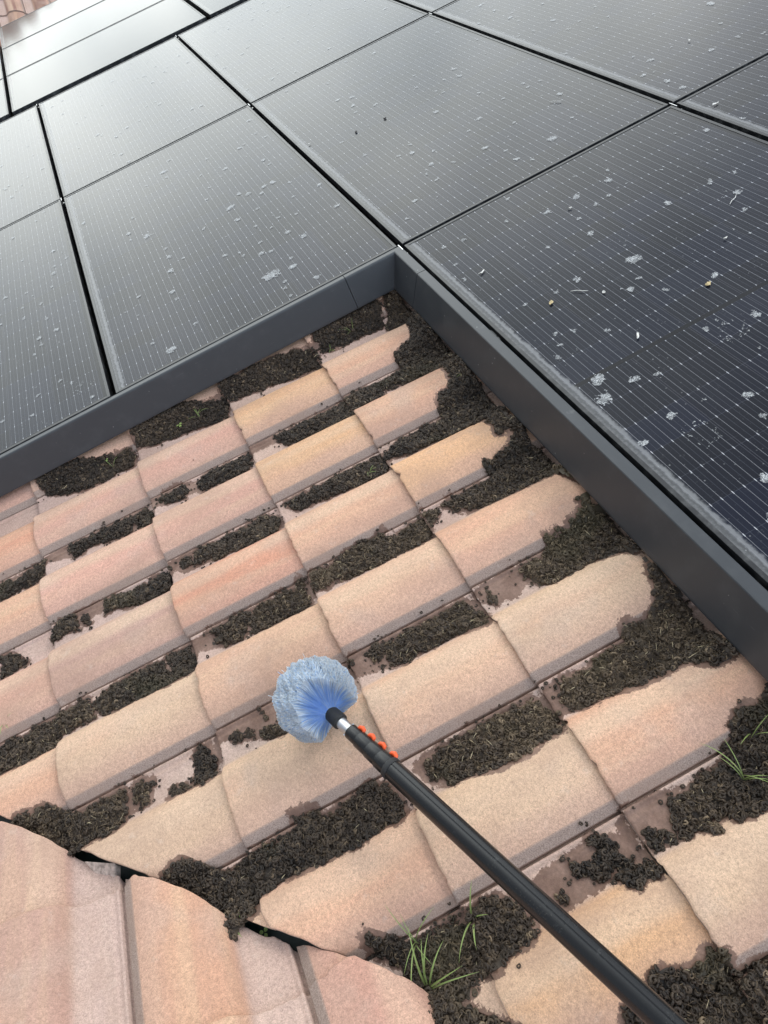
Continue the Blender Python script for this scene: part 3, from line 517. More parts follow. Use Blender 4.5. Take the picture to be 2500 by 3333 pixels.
def coil(seed, seg=13, ring=5):
    r = np.random.default_rng(seed); t = np.linspace(0, 1, seg); turns = r.uniform(.7, 1.9)
    ang = t*turns*2*math.pi + r.uniform(0, 6); rad = .0042*(1 - .45*t*r.uniform(.2, 1.2)) + .0008*np.sin(t*9 + r.uniform(0, 6))
    P = np.stack([rad*np.cos(ang) + t*r.normal(0, .0016), rad*np.sin(ang) + t*r.normal(0, .0016), .0034*t*r.uniform(.3, 1.3) + .0006*np.sin(t*11)], -1)
    if seed % 4 == 0: P[:, 0] += (t - .5)*.006
    T = np.gradient(P, axis=0); T /= np.linalg.norm(T, axis=1)[:, None]
    u = np.cross(T, (0, 0, 1.)); u /= np.linalg.norm(u, axis=1)[:, None] + 1e-9; w = np.cross(u, T)
    tr = .00185*(1 - .55*np.abs(2*t - 1)**6)*(1 + .18*np.sin(t*23 + seed))
    a = np.arange(ring)*2*math.pi/ring
    V = P[:, None] + tr[:, None, None]*(np.cos(a)[None, :, None]*u[:, None] + np.sin(a)[None, :, None]*w[:, None])
    ii = np.arange(seg*ring).reshape(seg, ring)
    Fq = np.stack([ii[:-1], np.roll(ii[:-1], -1, 1), np.roll(ii[1:], -1, 1), ii[1:]], -1).reshape(-1, 4)
    return V.reshape(-1, 3), Fq
TEMPL = [coil(s) for s in range(14)]
def scatter(n, lo, hi, smin, smax, lift, seed):
    r = np.random.default_rng(seed)
    c = np.argwhere(SD < hi); pick = c[r.integers(0, len(c), n)]
    x = gx[pick[:, 0]] + r.uniform(-.5, .5, n)*GS; y = gy[pick[:, 1]] + r.uniform(-.5, .5, n)*GS
    d = samp(SD, x, y); keep = (d < hi) & (d > lo); return x[keep], y[keep], d[keep], r
def put_coils(x, y, z, r, smin, smax, tilt, tone):
    global base
    n = len(x); which = r.integers(0, len(TEMPL), n)
    for w in range(len(TEMPL)):
        q = np.nonzero(which == w)[0]
        if not len(q): continue
        V, Fq = TEMPL[w]; m = len(q)
        a = r.uniform(0, 6.283, m); b = r.normal(0, tilt, m); c2 = r.normal(0, tilt, m); s = r.uniform(smin, smax, m)
        ca, sa, cb, sb, cc, sc_ = np.cos(a), np.sin(a), np.cos(b), np.sin(b), np.cos(c2), np.sin(c2)
        Rz = np.zeros((m,3,3)); Rz[:,0,0]=ca; Rz[:,0,1]=-sa; Rz[:,1,0]=sa; Rz[:,1,1]=ca; Rz[:,2,2]=1
        Rx = np.zeros((m,3,3)); Rx[:,0,0]=1; Rx[:,1,1]=cb; Rx[:,1,2]=-sb; Rx[:,2,1]=sb; Rx[:,2,2]=cb
        Ry = np.zeros((m,3,3)); Ry[:,1,1]=1; Ry[:,0,0]=cc; Ry[:,0,2]=sc_; Ry[:,2,0]=-sc_; Ry[:,2,2]=cc
        Rm = (Ry @ Rx @ Rz)*s[:, None, None]
        P = np.einsum('nij,vj->nvi', Rm, V) + np.stack([x[q], y[q], z[q]], -1)[:, None]
        SV.append(P.reshape(-1, 3)); SF.append((Fq[None] + (np.arange(m)*len(V))[:, None, None]).reshape(-1, 4) + base); base += m*len(V)
        ST.append(np.repeat(tone[q], len(V)))
x, y, d, r = scatter(34000, -1, .001, 0, 0, 0, 3)
pt = patch_tone(x, y); keep = r.uniform(0, 1, len(x)) > pt*.62; x, y, d, pt = x[keep], y[keep], d[keep], pt[keep]
z = surf_z(x, y) + soil_h(x, y) + r.uniform(.0005, .0045, len(x))
put_coils(x, y, z, r, .6, 1.4, .55, .13 + .42*r.uniform(0, 1, len(x))**1.5 + .26*pt + .16*vnoise2(x*9, y*9, 41) + .35*(r.uniform(0, 1, len(x)) > .94))
def fibre(seed):
    r = np.random.default_rng(seed); t = np.linspace(0, 1, 6); L = r.uniform(.008, .017)
    P = np.stack([(t-.5)*L, r.normal(0, .0018)*np.sin(t*3.1) + r.normal(0, .001)*np.sin(t*6.2), .003*np.sin(t*3.14) + r.normal(0, .001)*t], -1)
    V = P[:, None] + .00048*np.array([(0,1,0),(0,-.5,.87),(0,-.5,-.87)])[None]; ii = np.arange(18).reshape(6, 3)
    return V.reshape(-1, 3), np.stack([ii[:-1], np.roll(ii[:-1], -1, 1), np.roll(ii[1:], -1, 1), ii[1:]], -1).reshape(-1, 4)
COILS = TEMPL
TEMPL = [fibre(s) for s in range(10)]
x, y, d, r = scatter(26000, -1, -.004, 0, 0, 0, 9); keep = r.uniform(0, 1, len(x)) < .10 + .9*patch_tone(x, y); x, y = x[keep], y[keep]
put_coils(x, y, surf_z(x, y) + soil_h(x, y) + r.uniform(.003, .007, len(x)), r, .7, 1.4, .5, .45 + .6*r.uniform(0, 1, len(x))**1.6)
TEMPL = COILS
x, y, d, r = scatter(14000, .000, .045, 0, 0, 0, 5)         # crumbs strayed past the edges
keep = r.uniform(0, 1, len(x)) < np.exp(-d/.013)*.8*(vnoise2(x*30, y*30, 4) > -.05)*np.where(tile_profile(x - TX0) < .016, 1, .025); x, y = x[keep], y[keep]
put_coils(x, y, surf_z(x, y) + .0022, r, .35, .95, .3, .2 + .25*r.uniform(0, 1, len(x)))
me = mesh('soil', np.concatenate(SV), SF, [T_SOIL], True, dict(tone=np.concatenate(ST)))
link('soil', me, kind='stuff', label='dark crumbly soil of coiled worm casts filling the tile channels', cat='soil')
# dry straw bits
st = MB(); r = np.random.default_rng(11)
c = np.argwhere(SD < -.004); pick = c[r.integers(0, len(c), 620)]
for i, j in pick:
    X, Y = gx[i], gy[j]
    if r.uniform() > .35 + .65*patch_tone(X, Y) + .3*(Y > -.35): continue
    a = r.uniform(0, 6.28); L = r.uniform(.006, .03)*r.uniform(.5, 1); zc = float(surf_z(np.array([X]), np.array([Y]))[0] + soil_h(np.array([X]), np.array([Y]))[0]) + .005
    dx, dy = math.cos(a)*L/2, math.sin(a)*L/2; k = r.normal(0, .15)*L
    st.tube([(X-dx, Y-dy, zc + r.uniform(-.002, .003)), (X - dy*k, Y + dx*k, zc + .003), (X+dx, Y+dy, zc + r.uniform(-.002, .004))], [.0004, .0007, .0003], 4)
st.build('dry_straw', [T_STRAW], kind='stuff', label='pale dry grass stalks lying in the soil', cat='straw')

# ------------------------------------------------------------------ solar panels
def quad_frame(L, Wd, w=.012, h=.035):
    f = MB()
    for a, b in (((0,0,-h),(L,w,0)), ((0,Wd-w,-h),(L,Wd,0)), ((0,w,-h),(w,Wd-w,0)), ((L-w,w,-h),(L,Wd-w,0))): f.box(a, b)
    return f
SPLATS = [[-1.721,-0.603,3],[-1.634,-0.605,1],[-1.386,-0.335,2],[-1.452,-0.453,1],[-0.994,-0.244,2],[-0.955,-0.424,3],[-0.812,-0.432,2],[-0.816,-0.332,1],[-1.091,-0.818,3],[-1.214,-0.891,2],[-0.672,-0.786,2],[-0.566,-0.559,2],[-0.531,-0.504,1],[-0.435,-0.432,2],[-0.493,-0.295,2],[-0.403,-0.251,2],[-0.245,-0.446,4],[-0.229,-0.368,2],[-0.155,-0.419,1],[-0.423,-0.814,1],[-0.588,-0.949,1],[-1.36,-0.845,1],[-1.155,-0.497,1],[-0.886,-0.576,1],[-0.907,-0.142,1],[-0.602,-0.216,1],[-0.649,-0.284,1],[-1.265,-0.451,1],[0.249,0.701,2],[-0.181,0.75,3],[-0.033,0.315,3],[0.343,0.585,1],[0.249,0.457,2],[0.331,0.644,1],[0.192,0.737,1],[0.26,1.091,2],[0.542,0.963,1],[0.52,0.89,1],[0.52,0.73,2],[0.16,0.177,1],[0.18,0.338,1],[0.247,0.573,2],[-0.866,0.586,2],[-1.101,0.831,2],[-1.147,0.771,1],[-0.617,0.342,2],[-0.376,0.418,1],[-0.312,0.309,1],[-0.167,0.584,2],[-0.264,0.593,1],[-1.463,1.323,2],[-1.379,1.321,1],[-0.375,1.34,2],[-0.291,1.244,2],[-0.219,1.506,2],[-0.166,1.256,2],[-0.067,1.251,2],[-0.445,1.119,2],[-0.578,1.797,3],[-1.586,1.208,2],[-1.209,0.652,1],[-0.476,0.978,2],[-0.378,1.682,1],[-0.215,1.626,1],[-1.433,1.496,1],[-0.741,1.634,1],[0.723,0.842,1],[0.637,0.894,2],[-0.67,0.941,1],[-0.721,0.949,1],[-0.03,0.818,1],[-0.557,0.586,1],[0.297,1.206,1],[-1.014,1.371,1],[0.685,0.483,3],[1.048,0.106,3],[1.119,0.075,3],[1.107,0.173,2],[0.812,0.127,1],[0.835,0.173,1],[0.869,0.453,1],[0.63,0.138,1],[0.37,0.068,1],[1.269,0.159,2],[1.275,0.036,2],[1.301,0.056,2],[1.54,0.185,2],[1.124,0.462,5],[1.325,0.33,2],[0.901,0.238,1],[0.269,0.087,1],[1.398,0.308,1],[1.357,0.174,5],[1.13,0.226,1],[0.769,0.437,1],[-3.403,-0.253,2],[-2.794,-0.408,2],[-2.681,-0.572,1],[-2.179,-0.372,1],[-2.351,-0.377,1],[-3.866,-0.443,1],[-3.563,-0.458,1],[-2.632,-0.706,1],[-2.334,-0.798,1],[-3.253,-1.285,1],[-2.649,-1.468,2],[-2.464,-1.438,2],[-1.439,-1.261,2],[-3.041,0.282,2],[-3.48,0.731,2],[-2.425,0.269,1],[-2.872,0.058,1],[-3.195,0.085,1],[-3.711,0.147,1],[-1.832,-0.071,2],[-1.468,0.405,2],[-2.522,-0.044,1],[-2.129,-0.872,1],[-2.792,-1.352,1],[-2.195,0.336,1],[-1.797,0.393,1],[-0.098,-0.906,3],[-0.139,-1.246,5],[-1.194,-1.277,2],[-1.266,-1.27,1],[-1.138,-1.422,1],[-1.008,-1.447,1],[-0.663,-1.314,2],[-0.604,-1.387,1],[-0.271,-1.336,1],[-0.215,-1.294,1],[-0.062,-1.228,1],[-0.2,-0.961,1],[-0.592,-0.948,1],[-0.184,-0.786,1],[-0.139,-1.46,1],[-1.198,-1.525,2],[-0.663,-0.785,2],[-0.224,-0.358,2]]
rs_ = np.random.default_rng(77)
for _ in range(1100): SPLATS.append((float(rs_.uniform(-2.2*PB, PB)), float(rs_.uniform(-2*PA, 2*PA)), int(rs_.choice([0, 0, 0, 0, 1, 1, 2]))))
def splat(px, py, kind, seed):
    r = np.random.default_rng(seed); V, F, S = [], [], []
    def poly(cx, cy, rad, k, el, ang, z, slot):
        a = np.linspace(0, 6.283, k, endpoint=False); q = rad*(1 + .35*np.sin(a*2 + r.uniform(0, 6)) + r.uniform(-.3, .3, k))
        u, v = q*np.cos(a)*el, q*np.sin(a); n = len(V)
        V.extend(zip(cx + u*math.cos(ang) - v*math.sin(ang), cy + u*math.sin(ang) + v*math.cos(ang), [z]*k)); F.append(np.arange(n, n+k)); S.append(slot)
    R_, cnt, rr = {0: (.004, 4, .0018), 1: (.008, 6, .0022), 2: (.012, 13, .0024), 3: (.019, 28, .0026), 4: (.030, 40, .0032), 5: (.038, 46, .0016), 6: (.012, 5, .0016)}[kind]
    el = r.uniform(1, 1.35); ang = r.uniform(0, 3.14)
    if kind == 6: el = 3.5; ang = 1.57 + r.normal(0, .25)
    if kind in (2, 3, 4): poly(px, py, R_*.8, 16, el, ang, .0006, 2); poly(px + r.normal(0, R_*.3), py + r.normal(0, R_*.3), R_*.55, 14, el, ang, .0008, 2)
    elif kind in (1, 6): poly(px, py, R_*.8, 12, el, ang, .0006, 2)
    ringy = r.uniform() < .4
    for _ in range(cnt):
        a = r.uniform(0, 6.283); q = (r.uniform(.55, 1.0) if ringy else r.uniform(0, 1)**.6)*R_*(1.25 if r.uniform() < .10 else 1)
        u, v = q*math.cos(a)*el, q*math.sin(a)
        poly(px + u*math.cos(ang) - v*math.sin(ang), py + u*math.sin(ang) + v*math.cos(ang), rr*r.uniform(.35, 1.2), 8, r.uniform(1, 2.2), r.uniform(0, 3.14), .0010 + .0002*r.uniform(), 1)
    return V, F, S
def panel(i, j, label, L=PL, Wd=PW, org=None, gmat=None, name='solar_panel', cat='solar panel', group='solar panels of the array', splats=True):
    ox, oy = org if org else (j*PB + .008, i*PA + GAP/2)
    e = link(name, None, label=label, cat=cat, group=group, mat4=Matrix.Translation((ox, oy, random.uniform(-.0012, .0012))))
    quad_frame(L, Wd).build('frame', [T_FRAME], e, bevel=.0012)
    V = [(.0118, .0118, -.0016), (L-.0118, .0118, -.0016), (L-.0118, Wd-.0118, -.0016), (.0118, Wd-.0118, -.0016)]; F = [np.arange(4)]; fm = [0]
    if splats:
        for s, (sx, sy, kd) in enumerate(SPLATS):
            if ox + .03 < sx < ox + L - .03 and oy + .03 < sy < oy + Wd - .03:
                v, f, sl = splat(sx - ox, sy - oy, kd, s)
                b = len(V); V += v; F += [q + b for q in f]; fm += sl
    me = mesh('glass', V, F, [gmat or T_GLASS, T_LIME, T_FILM], False, fm=fm)
    link('glass', me, e)
    return e
panel(0, 0, 'dark blue solar panel above the black front skirt, nearest the camera')
panel(0, -1, 'solar panel directly behind the inner corner of the skirts')
panel(-1, -1, 'grey glinting solar panel behind the left skirt, next to the inner corner')
panel(-2, -1, 'left solar panel behind the side skirt cut by the photo edge')
panel(-1, -2, 'solar panel between the bright far modules and the panel behind the left skirt')
panel(-2, -2, 'solar panel at the left photo edge beneath the bright far modules')
panel(0, -2, 'top solar panel touching the bright modules gap, third from the right in its row')
panel(1, -1, 'solar panel at the top right, up the slope from the one behind the skirt corner')
panel(1, 0, 'solar panel sliver at the right photo edge above the nearest panel')
panel(1, -2, 'small visible corner of a solar panel at the top edge')
SX1 = -2.055*PB; SWID = [1.205, 1.175, 1.180]
x_edge = SX1
for k in range(3):
    w = SWID[k]; x_edge -= w
    nm = ['nearest the dark gap', 'in the middle of the three', 'farthest, against the far roof tiles'][k]
    for c, (y0, ln) in enumerate(((-1.172*PA, 1.63), (.272*PA, 1.63), (-1.172*PA - 1.66, 1.63))):
        pos = ['central column', 'upper right column', 'left edge column'][c]
        panel(0, 0, 'pale mirror-like glass module without cell lines, %s, %s' % (pos, nm), L=w - .018, Wd=ln, org=(x_edge + .009, y0), gmat=T_GLASS2, name='glass_module', cat='solar panel', group='pale glass modules beyond the gap', splats=False)
# mounting rails and clamps seen in the gaps
for yy in (.18, .92):
    for i in range(-2, 2):
        r_y = i*PA + yy
        x0, x1 = (-2*PB - .02, -.02) if i < 0 else (-2*PB - .02, PB)
        q = MB(); q.box((x0, r_y, -.075), (x1, r_y + .04, -.037)); q.build('mounting_rail', [T_BLACK], label='black mounting rail under the solar panels, %s up the slope' % ORD[int((i+2)*2 + (yy > .5))], cat='rail', group='rails under the array')
for (i, j) in [(-1,-1), (0,-1), (0,0), (1,0), (1,-1), (0,-2), (-1,-2)]:
    # small blackened end brackets at the crossings of the gaps
    e = link('panel_clamp', None, label='small metal clamp in the gap crossing %s' % {(-1,-1):'at the left of the array', (0,-1):'behind the panel next to the corner', (0,0):'at the inner skirt corner', (1,0):'at the right of the array', (1,-1):'near the top edge', (0,-2):'under the bright modules', (-1,-2):'under the bright modules at the far left'}[(i,j)], cat='clamp', group='clamps between the panels', mat4=Matrix.Translation((j*PB, i*PA, 0)))
    b = MB(); b.box((.02, -.0105, -.030), (.075, -.004, -.006)); b.box((.03, -.0105, -.0335), (.065, .0105, -.0305)); b.build('bracket', [T_BLACK], e)
    b = MB(); b.tube([(.047, 0, -.03), (.047, 0, -.010)], .0045, 8); b.build('bolt', [T_STEEL], e)
    b = MB(); b.box((-.012, -.006, -.004), (.03, -.003, .0005)); b.build('spring_lip', [T_STEEL], e)

# ------------------------------------------------------------------ skirts: profile as (out, z) swept along the array edge
PROF = [(-.004,-.022), (-.004,-.0035), (-.0025,-.0015), (.014,-.0008), (.0175,-.0014), (.0198,-.0036), (.0212,-.007), (.050,-.110), (.0512,-.1165), (.0485,-.118), (.044,-.1165), (.018,-.012)]
def skirt_side(y0, y1, off=0.0):
    m = MB(); P = np.array(PROF); n = len(P); V = []
    for yy in (y0, y1):
        for d, z in P: V.append((d + off, yy if yy < -.0 else -d, z))
    return V
def sweep(sections, closed_caps=True):
    n = len(sections[0]); V = np.concatenate([np.array(s) for s in sections]); F = []
    for k in range(len(sections)-1):
        for a in range(n):
            b = (a+1) % n; F.append((k*n + a, k*n + b, (k+1)*n + b, (k+1)*n + a))
    FF = [np.array(F)]
    if closed_caps: FF += [np.arange(n)[::-1], (len(sections)-1)*n + np.arange(n)]
    m = MB(); m.add(V, FF); return m
SEC_L = lambda y: [(d - .002, y, z) for d, z in PROF]              # wing along the side of the array
PF = [((d + .004) if d < 0 else (d + .014), z) for d, z in PROF]
PF = [(d + (.018 if z < -.1 else 0), z) for d, z in PF]
SEC_F = lambda x: [(x, -d, z) for d, z in PF]                      # wing along the front of the nearest panel, wider lip and more flare
SEC_C = [(d - .002, -e, z) for (d, z), (e, _) in zip(PROF, PF)]
m1 = sweep([SEC_L(-.2350), SEC_C, SEC_F(.2075)]); m1.build('array_skirt', [T_SKIRT], label='short folded corner piece of the dark skirt at the inner corner of the array', cat='skirt', group='dark metal skirts')
m2 = sweep([SEC_L(-2.9), SEC_L(-.2372)]); m2.build('array_skirt', [T_SKIRT], label='long slate grey metal skirt along the left panels', cat='skirt', group='dark metal skirts')
m3 = sweep([SEC_F(.2102), SEC_F(2.35)]); m3.build('array_skirt', [T_SKIRT], label='long black metal skirt below the nearest dark panel', cat='skirt', group='dark metal skirts')
rb = MB()
for q in range(3): rb.box((.03, -.007 + .0052*q, -.045 + .004*q), (2.35, -.0045 + .0052*q, -.034 + .003*q))
rb.build('sealing_strip', [T_BLACK], label='ribbed black rubber strip in the slot between front skirt and panel', cat='seal strip')
c1 = MB(); c1.box((.655, -.012, -.02), (.69, .004, -.004)); c1.box((.70, -.010, -.016), (.715, .002, -.0015)); c1.build('skirt_clip', [T_SOCK], label='small black clip in the slot behind the front skirt', cat='clip')

# ------------------------------------------------------------------ telescopic pole with a round cobweb brush
FP = Vector((1.50745, -.8803, -.036)); AX = Vector((.93065, .35578, .08553)).normalized()
BR = link('cobweb_brush', None, label='round blue and white bristle brush on a black telescopic pole with orange levers', cat='brush', mat4=Matrix.Translation(FP))
side = AX.cross(CAM - FP).normalized()
if side.dot(r_) < 0: side = -side
if side.dot(d_) > 0: side = -side
upv = side.cross(AX).normalized()
if upv.dot(CAM - FP) < 0: upv = -upv
ax, sd3, uv3 = np.array(AX), np.array(side), np.array(upv)
def ring_tube(name, secs, mat, n=40, groove=False):
    prof = np.ones(n)
    m = MB(); V = []
    for s, rad in secs:
        for j in range(n):
            a = 2*math.pi*j/n; rr = rad
            if groove:
                for g0 in (1.25, 3.9):
                    dd = abs((a - g0 + math.pi) % (2*math.pi) - math.pi); rr -= .0012*math.exp(-(dd/.055)**2)
            V.append(ax*s + rr*(math.cos(a)*sd3 + math.sin(a)*uv3))
    k = len(secs); F = [(i*n + j, i*n + (j+1) % n, (i+1)*n + (j+1) % n, (i+1)*n + j) for i in range(k-1) for j in range(n)]
    m.add(V, [np.array(F), np.arange(n)[::-1], (k-1)*n + np.arange(n)])
    o = m.build(name, [mat], BR, smooth=True); o.data.set_sharp_from_angle(angle=math.radians(35))
    return o
def edges(s0, s1, r): return [(s0, r*.86), (s0, r*.985), (s0 + .0012, r), (s1 - .0008, r), (s1, r*.985), (s1, r*.86)]
ring_tube('brush_socket', [(-.012, .010), (-.010, .0165), (.004, .0172), (.018, .0178), (.026, .0174), (.028, .0140)], T_SOCK)
ring_tube('metal_tube', [(.020, .0127), (.072, .0127)], T_STEEL)
ring_tube('pole_section', edges(.060, .092, .0162), T_POLE)
ring_tube('pole_section', edges(.090, .126, .0180), T_POLE)
ring_tube('pole_section', edges(.124, .157, .0194), T_POLE)
ring_tube('pole_section', edges(.155, .190, .0206), T_POLE)
ring_tube('collar', [(.182, .0209), (.183, .0222), (.185, .0230), (.192, .0230), (.194, .0222), (.1945, .0208)], T_SOCK)
secs = [(.190, .0208)] + [(s, .0210) for s in np.linspace(.2, 1.75, 44)]
ring_tube('handle_pole', secs, T_POLE, n=96, groove=True)
for s, r0 in ((.080, .0150), (.110, .0168), (.142, .0182), (.176, .0195)):
    lv = MB(); c0 = ax*s + r0*sd3 + .003*uv3; P = [c0 + ax*(-.0095) - sd3*.002, c0 + ax*(-.0065) + sd3*.0035, c0 + ax*.0 + sd3*.0060, c0 + ax*.0060 + sd3*.0045, c0 + ax*.0095 - sd3*.001]
    lv.tube(P, [.0020, .0042, .0052, .0046, .0022], 12); o = lv.build('lever', [T_ORANGE], BR, smooth=True)
for a in (1, -1):
    b = MB(); b.tube([ax*.054 + sd3*.0120*a, ax*.054 + sd3*.0155*a], .0024, 8); b.build('spring_button', [T_STEEL], BR)
nb = 17000; r = np.random.default_rng(21)
e1 = sd3; e2 = uv3
ph = r.uniform(0, 6.283, nb)                       # pressed on the tile: wide to the sides, narrower above and below
amax = np.radians(62 + 34*np.cos(ph)**2); th = np.arccos(1 - r.uniform(0, 1, nb)*(1 - np.cos(amax)))
dirs = (-ax)[None]*np.cos(th)[:, None] + np.sin(th)[:, None]*(np.cos(ph)[:, None]*e1 + np.sin(ph)[:, None]*e2)
lump_ = 1 + .022*np.sin(ph*9 + th*7) + .018*np.sin(ph*23 - th*17) - .07*(r.uniform(0, 1, nb)**3)
tip = dirs*((.064*np.cos(th) + np.sqrt(.092**2 - (.064*np.sin(th))**2))*lump_)[:, None]
stray = r.uniform(0, 1, nb) > .998
tip[stray] *= r.uniform(1.04, 1.18, stray.sum())[:, None]
root = -ax*.004 + .0105*np.sqrt(r.uniform(.1, 1, nb))[:, None]*(np.cos(ph)[:, None]*e1 + np.sin(ph)[:, None]*e2)
lean = np.sin(th)[:, None]*(np.cos(ph)[:, None]*e1 + np.sin(ph)[:, None]*e2)
ctrl = root + dirs*(np.linalg.norm(tip, axis=1)*.45)[:, None]*.9 + (-ax*.010)[None]
fz = np.array(FP)
wx = tip + fz; floor = surf_z(wx[:, 0], wx[:, 1]) + .002; lowz = np.maximum(0, floor - wx[:, 2]); tip[:, 2] += lowz; tip[:, :2] += (lowz[:, None]*.35*r.normal(0, 1, (nb, 2)))
ts = np.array([0, .3, .58, .76, .90, 1.])
C_ = ((1-ts)**2)[None, :, None]*root[:, None] + (2*ts*(1-ts))[None, :, None]*ctrl[:, None] + (ts**2)[None, :, None]*tip[:, None]
wx = C_ + fz; fl = surf_z(wx[..., 0], wx[..., 1]) + .001; C_[..., 2] = np.maximum(C_[..., 2], fl - fz[2])
T_ = np.gradient(C_, axis=1); T_ /= np.linalg.norm(T_, axis=2)[..., None]
u = np.cross(T_, r.normal(0, 1, (nb, 1, 3))); u /= np.linalg.norm(u, axis=2)[..., None]; w = np.cross(T_, u)
rad = (np.array([.00036, .00036, .00040, .00055, .00100, .00080])*r.uniform(.75, 1.25, (nb, 1)))
BV = np.stack([C_ + rad[..., None]*(math.cos(a)*u + math.sin(a)*w) for a in (0, 2.094, 4.189)], 2)
ii = np.arange(nb*18).reshape(nb, 6, 3)
BF = np.stack([ii[:, :-1], np.roll(ii[:, :-1], -1, 2), np.roll(ii[:, 1:], -1, 2), ii[:, 1:]], -1).reshape(-1, 4)
length = np.linalg.norm(tip - root, axis=1)
tt = np.clip(ts[None]*np.ones((nb, 6)) + .13*r.normal(0, 1, (nb, 1)), 0, 1)
white_ = r.uniform(0, 1, nb) > .90; tt[white_] = np.maximum(tt[white_], .8)
vv = np.where(r.uniform(0, 1, nb) > .93, .35, 0) + np.where((np.sin(ph*2 + 1) > .3) & (th > .3), .18, 0)
link('bristles', mesh('bristles', BV.reshape(-1, 3), [BF], [T_BRIS], True, dict(t=np.repeat(tt.ravel(), 3), v=np.repeat(vv, 18))), BR, kind='stuff')

# ------------------------------------------------------------------ grass, seedlings, debris
def tuft(pos, blades, seed, label, name='grass_tuft', cat='grass'):
    r = np.random.default_rng(seed); V, F, T = [], [], []; n = 0
    for (az, L, bend, wd) in blades:
        k = 9; s = np.linspace(0, 1, k); d = np.array([math.cos(az), math.sin(az)])
        elev = math.radians(68) - s*bend
        dl = L/(k-1); hx = np.concatenate([[0], np.cumsum(np.cos(elev[:-1])*dl)]); hz = np.concatenate([[0], np.cumsum(np.sin(elev[:-1])*dl)])
        wob = r.normal(0, .08)*L*s**2; per = np.array([-d[1], d[0]])
        c = np.stack([d[0]*hx + per[0]*wob, d[1]*hx + per[1]*wob, hz], -1) + np.append(r.normal(0, .003, 2), 0)
        w = wd*(1 - s**2.2)*(.6 + .8*np.minimum(1, s*3)) + .0002
        pr = np.append(per, 0)
        for q in range(k):
            V += [c[q] - pr*w[q]/2 + (0, 0, w[q]*.18), c[q], c[q] + pr*w[q]/2 + (0, 0, w[q]*.18)]; T += [s[q]]*3
        for q in range(k-1):
            a = n + q*3; F += [(a, a+1, a+4, a+3), (a+1, a+2, a+5, a+4)]
        n += 3*k
    link(name, mesh(name, V, [np.array(F)], [T_BLADE], True, dict(t=T)), label=label, cat=cat, mat4=Matrix.Translation(pos))
def blades(n, seed, L0, L1, w=.003, az=None, spread=3.14):
    r = np.random.default_rng(seed)
    return [((r.uniform(-spread, spread) + (az or 0)), r.uniform(L0, L1), r.uniform(.7, 2.0), w*r.uniform(.7, 1.2)) for _ in range(n)]
tuft((2.015,-.935,-.180), blades(11, 4, .06, .14, .0030), 1, 'large green grass tuft growing in the valley at the bottom of the photo')
tuft((1.938,-.922,-.170), blades(6, 5, .05, .10, .0020), 2, 'loose grass tuft just behind the large one, against the cut tile')
tuft((1.985,-.232,-.160), blades(6, 6, .05, .11, .0017), 3, 'wispy grass tuft on the soil at the right photo edge')
tuft((1.93,-.165,-.158), blades(3, 7, .05, .09, .0016), 4, 'thin grass blades under the skirt at the right photo edge')
tuft((1.955,-.806,-.165), [(2.6, .075, 1.2, .0026), (-.4, .06, 1.9, .003), (1.2, .045, 1.0, .002), (-.9, .09, 1.7, .0022)], 5, 'small seedling grass beside the pole below the cut tile')
tuft((1.749,-1.236,-.165), [(.4, .05, .8, .0018), (2.8, .035, .6, .0016)], 6, 'two-bladed pale seedling at the valley corner of the soil')
tuft((.618,-.099,-.150), blades(9, 8, .025, .05, .0018), 7, 'short grass tuft beside the front skirt')
tuft((.118,-.931,-.165), blades(5, 9, .03, .06, .0014), 8, 'spidery grass sprig under the middle of the left skirt')
tuft((.137,-.396,-.165), blades(3, 10, .03, .055, .0015), 9, 'single bent grass sprig near the honey coloured tile by the left skirt')
tuft((.102,-.296,-.165), blades(4, 12, .04, .06, .0011), 10, 'dry stalks below the seam of the left skirt')
tuft((.139,-1.28,-.165), blades(2, 13, .03, .05, .0015), 11, 'curved grass blade near the left end of the skirt')
tuft((.786,-.523,-.160), blades(4, 14, .025, .045, .0014), 12, 'tiny upright grass in the soil above the third row tile')
tuft((.968,-1.726,-.160), blades(3, 15, .03, .05, .0024), 13, 'green blade at the left photo edge on the soil')
def sprout(pos, sz, label):
    V, F, T = [], [], []
    for q, a in enumerate((.3, 2.3, 4.2)[:2 + (sz > .006)]):
        b = len(V); c = np.array([math.cos(a)*sz, math.sin(a)*sz, sz*.6])
        for k in range(8):
            t = 6.283*k/8; V.append(c + np.array([math.cos(t)*sz*.7, math.sin(t)*sz*.7, .001*math.cos(2*t)])); T.append(.9)
        F.append(np.arange(b, b+8))
    b = len(V); V += [np.array(p) for p in ((-.0007,0,-.01),(.0007,0,-.01),(.0007,0,sz*.6),(-.0007,0,sz*.6))]; T += [.2]*4; F.append(np.arange(b, b+4))
    link('seedling', mesh('seedling', V, F, [T_BLADE], False, dict(t=T)), label=label, cat='seedling', mat4=Matrix.Translation(pos))
sprout((.117,-1.007,-.158), .0075, 'clover-like seedling in the soil under the left skirt')
sprout((.095,-1.296,-.158), .005, 'tiny seedling in the soil near the left end of the skirt')
sprout((1.775,-1.205,-.196), .0065, 'bright green round leaf in the dark gap under the cut tile')
T_PETAL = plain('white petal', (.74, .73, .68), .7, vary=.15); T_LEAF = plain('dry yellow leaf', (.55, .44, .24), .8, vary=.4, sc=200); T_CLOD = plain('dark bird dropping', (.07, .065, .06), .9, vary=.6, sc=300)
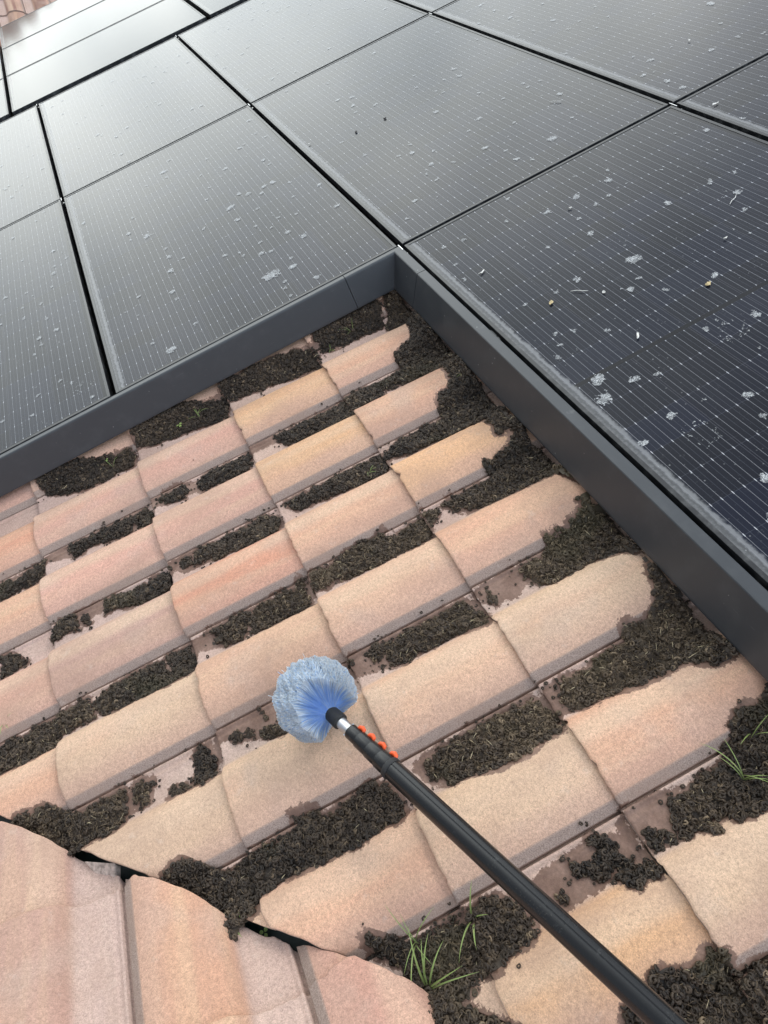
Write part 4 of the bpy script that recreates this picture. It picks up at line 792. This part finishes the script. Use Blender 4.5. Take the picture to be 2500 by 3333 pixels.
DEBRIS = [[0.378,0.125,"feather"],[0.683,0.194,"leaf"],[0.696,0.285,"twig"],[0.754,0.331,"petal"],[0.93,0.544,"leaf"],[0.977,0.28,"feather"],[0.797,0.713,"petal"],[0.291,0.519,"petal"],[0.14,1.225,"feather"],[-0.43,0.928,"twig"],[0.661,0.857,"twig"],[-0.368,1.521,"petal"],[-1.183,0.059,"petal"],[-1.052,0.408,"clod"],[-1.064,0.261,"clod"]]
for q, (dx, dy, kd) in enumerate(DEBRIS):
    r = np.random.default_rng(50 + q); a = r.uniform(0, 6.28)
    near = ['near the front edge of the nearest panel', 'left of centre on the nearest panel', 'in the middle of the nearest panel, pointing up the slope', 'right of the twig on the nearest panel', 'on the far right of the nearest panel', 'by the dark middle line of the nearest panel', 'high on the nearest panel, right side', 'in the upper half of the nearest panel', 'on the right edge panel', 'on the panel behind the skirt corner, upper half', 'on the upper right of the nearest panel', 'on the top right panel', 'at the dusty edge of the panel behind the corner', 'in the middle of the panel behind the corner', 'beside the other dropping on the panel behind the corner'][q]
    mt = Matrix.Translation((dx, dy, .0005)) @ Matrix.Rotation(a, 4, 'Z')
    if kd == 'twig':
        b = MB(); b.tube([(-.026, 0, .002), (-.008, .002, .003), (.01, -.001, .0025), (.026, .003, .002)], [.0006, .0011, .0010, .0004], 6)
        b.build('twig', [T_PETAL], label='thin pale twig ' + near, cat='twig', mat4=mt); continue
    if kd == 'clod':
        lump('bird_dropping', T_CLOD, (dx, dy, .002), (.0065, .0045, .0025), q*1.3, label='dark crusted bird dropping ' + near, cat='dropping'); continue
    k = 9; L = dict(feather=.013, leaf=.009, petal=.0065)[kd]; wd = dict(feather=.0035, leaf=.0065, petal=.0035)[kd]
    V, F = [], []
    for i in range(k):
        s = i/(k-1); x0 = (s - .5)*2*L; y0 = .35*L*math.sin(s*3 + q); hw = wd*math.sin(math.pi*min(1, .08 + s*.92))**.7*r.uniform(.6, 1.2) + .0004
        V += [(x0, y0 - hw, .0015 + .003*r.uniform()), (x0 + r.normal(0, .0006), y0, .003 + .003*math.sin(s*4 + q)), (x0, y0 + hw, .0015 + .004*r.uniform())]
        if i: b = 3*i; F += [(b-3, b, b+1, b-2), (b-2, b+1, b+2, b-1)]
    link({'feather': 'feather', 'leaf': 'dry_leaf', 'petal': 'petal'}[kd], mesh(kd, V, [np.array(F)], [T_LEAF if kd == 'leaf' else T_PETAL], True),
         label={'feather': 'small white feather ', 'leaf': 'crumpled yellow-brown dry leaf ', 'petal': 'curled white petal '}[kd] + near, cat={'feather': 'feather', 'leaf': 'leaf', 'petal': 'petal'}[kd], mat4=mt)

# ------------------------------------------------------------------ tip the whole roof to its pitch
for o in TOPS: o.matrix_basis = M @ o.matrix_basis
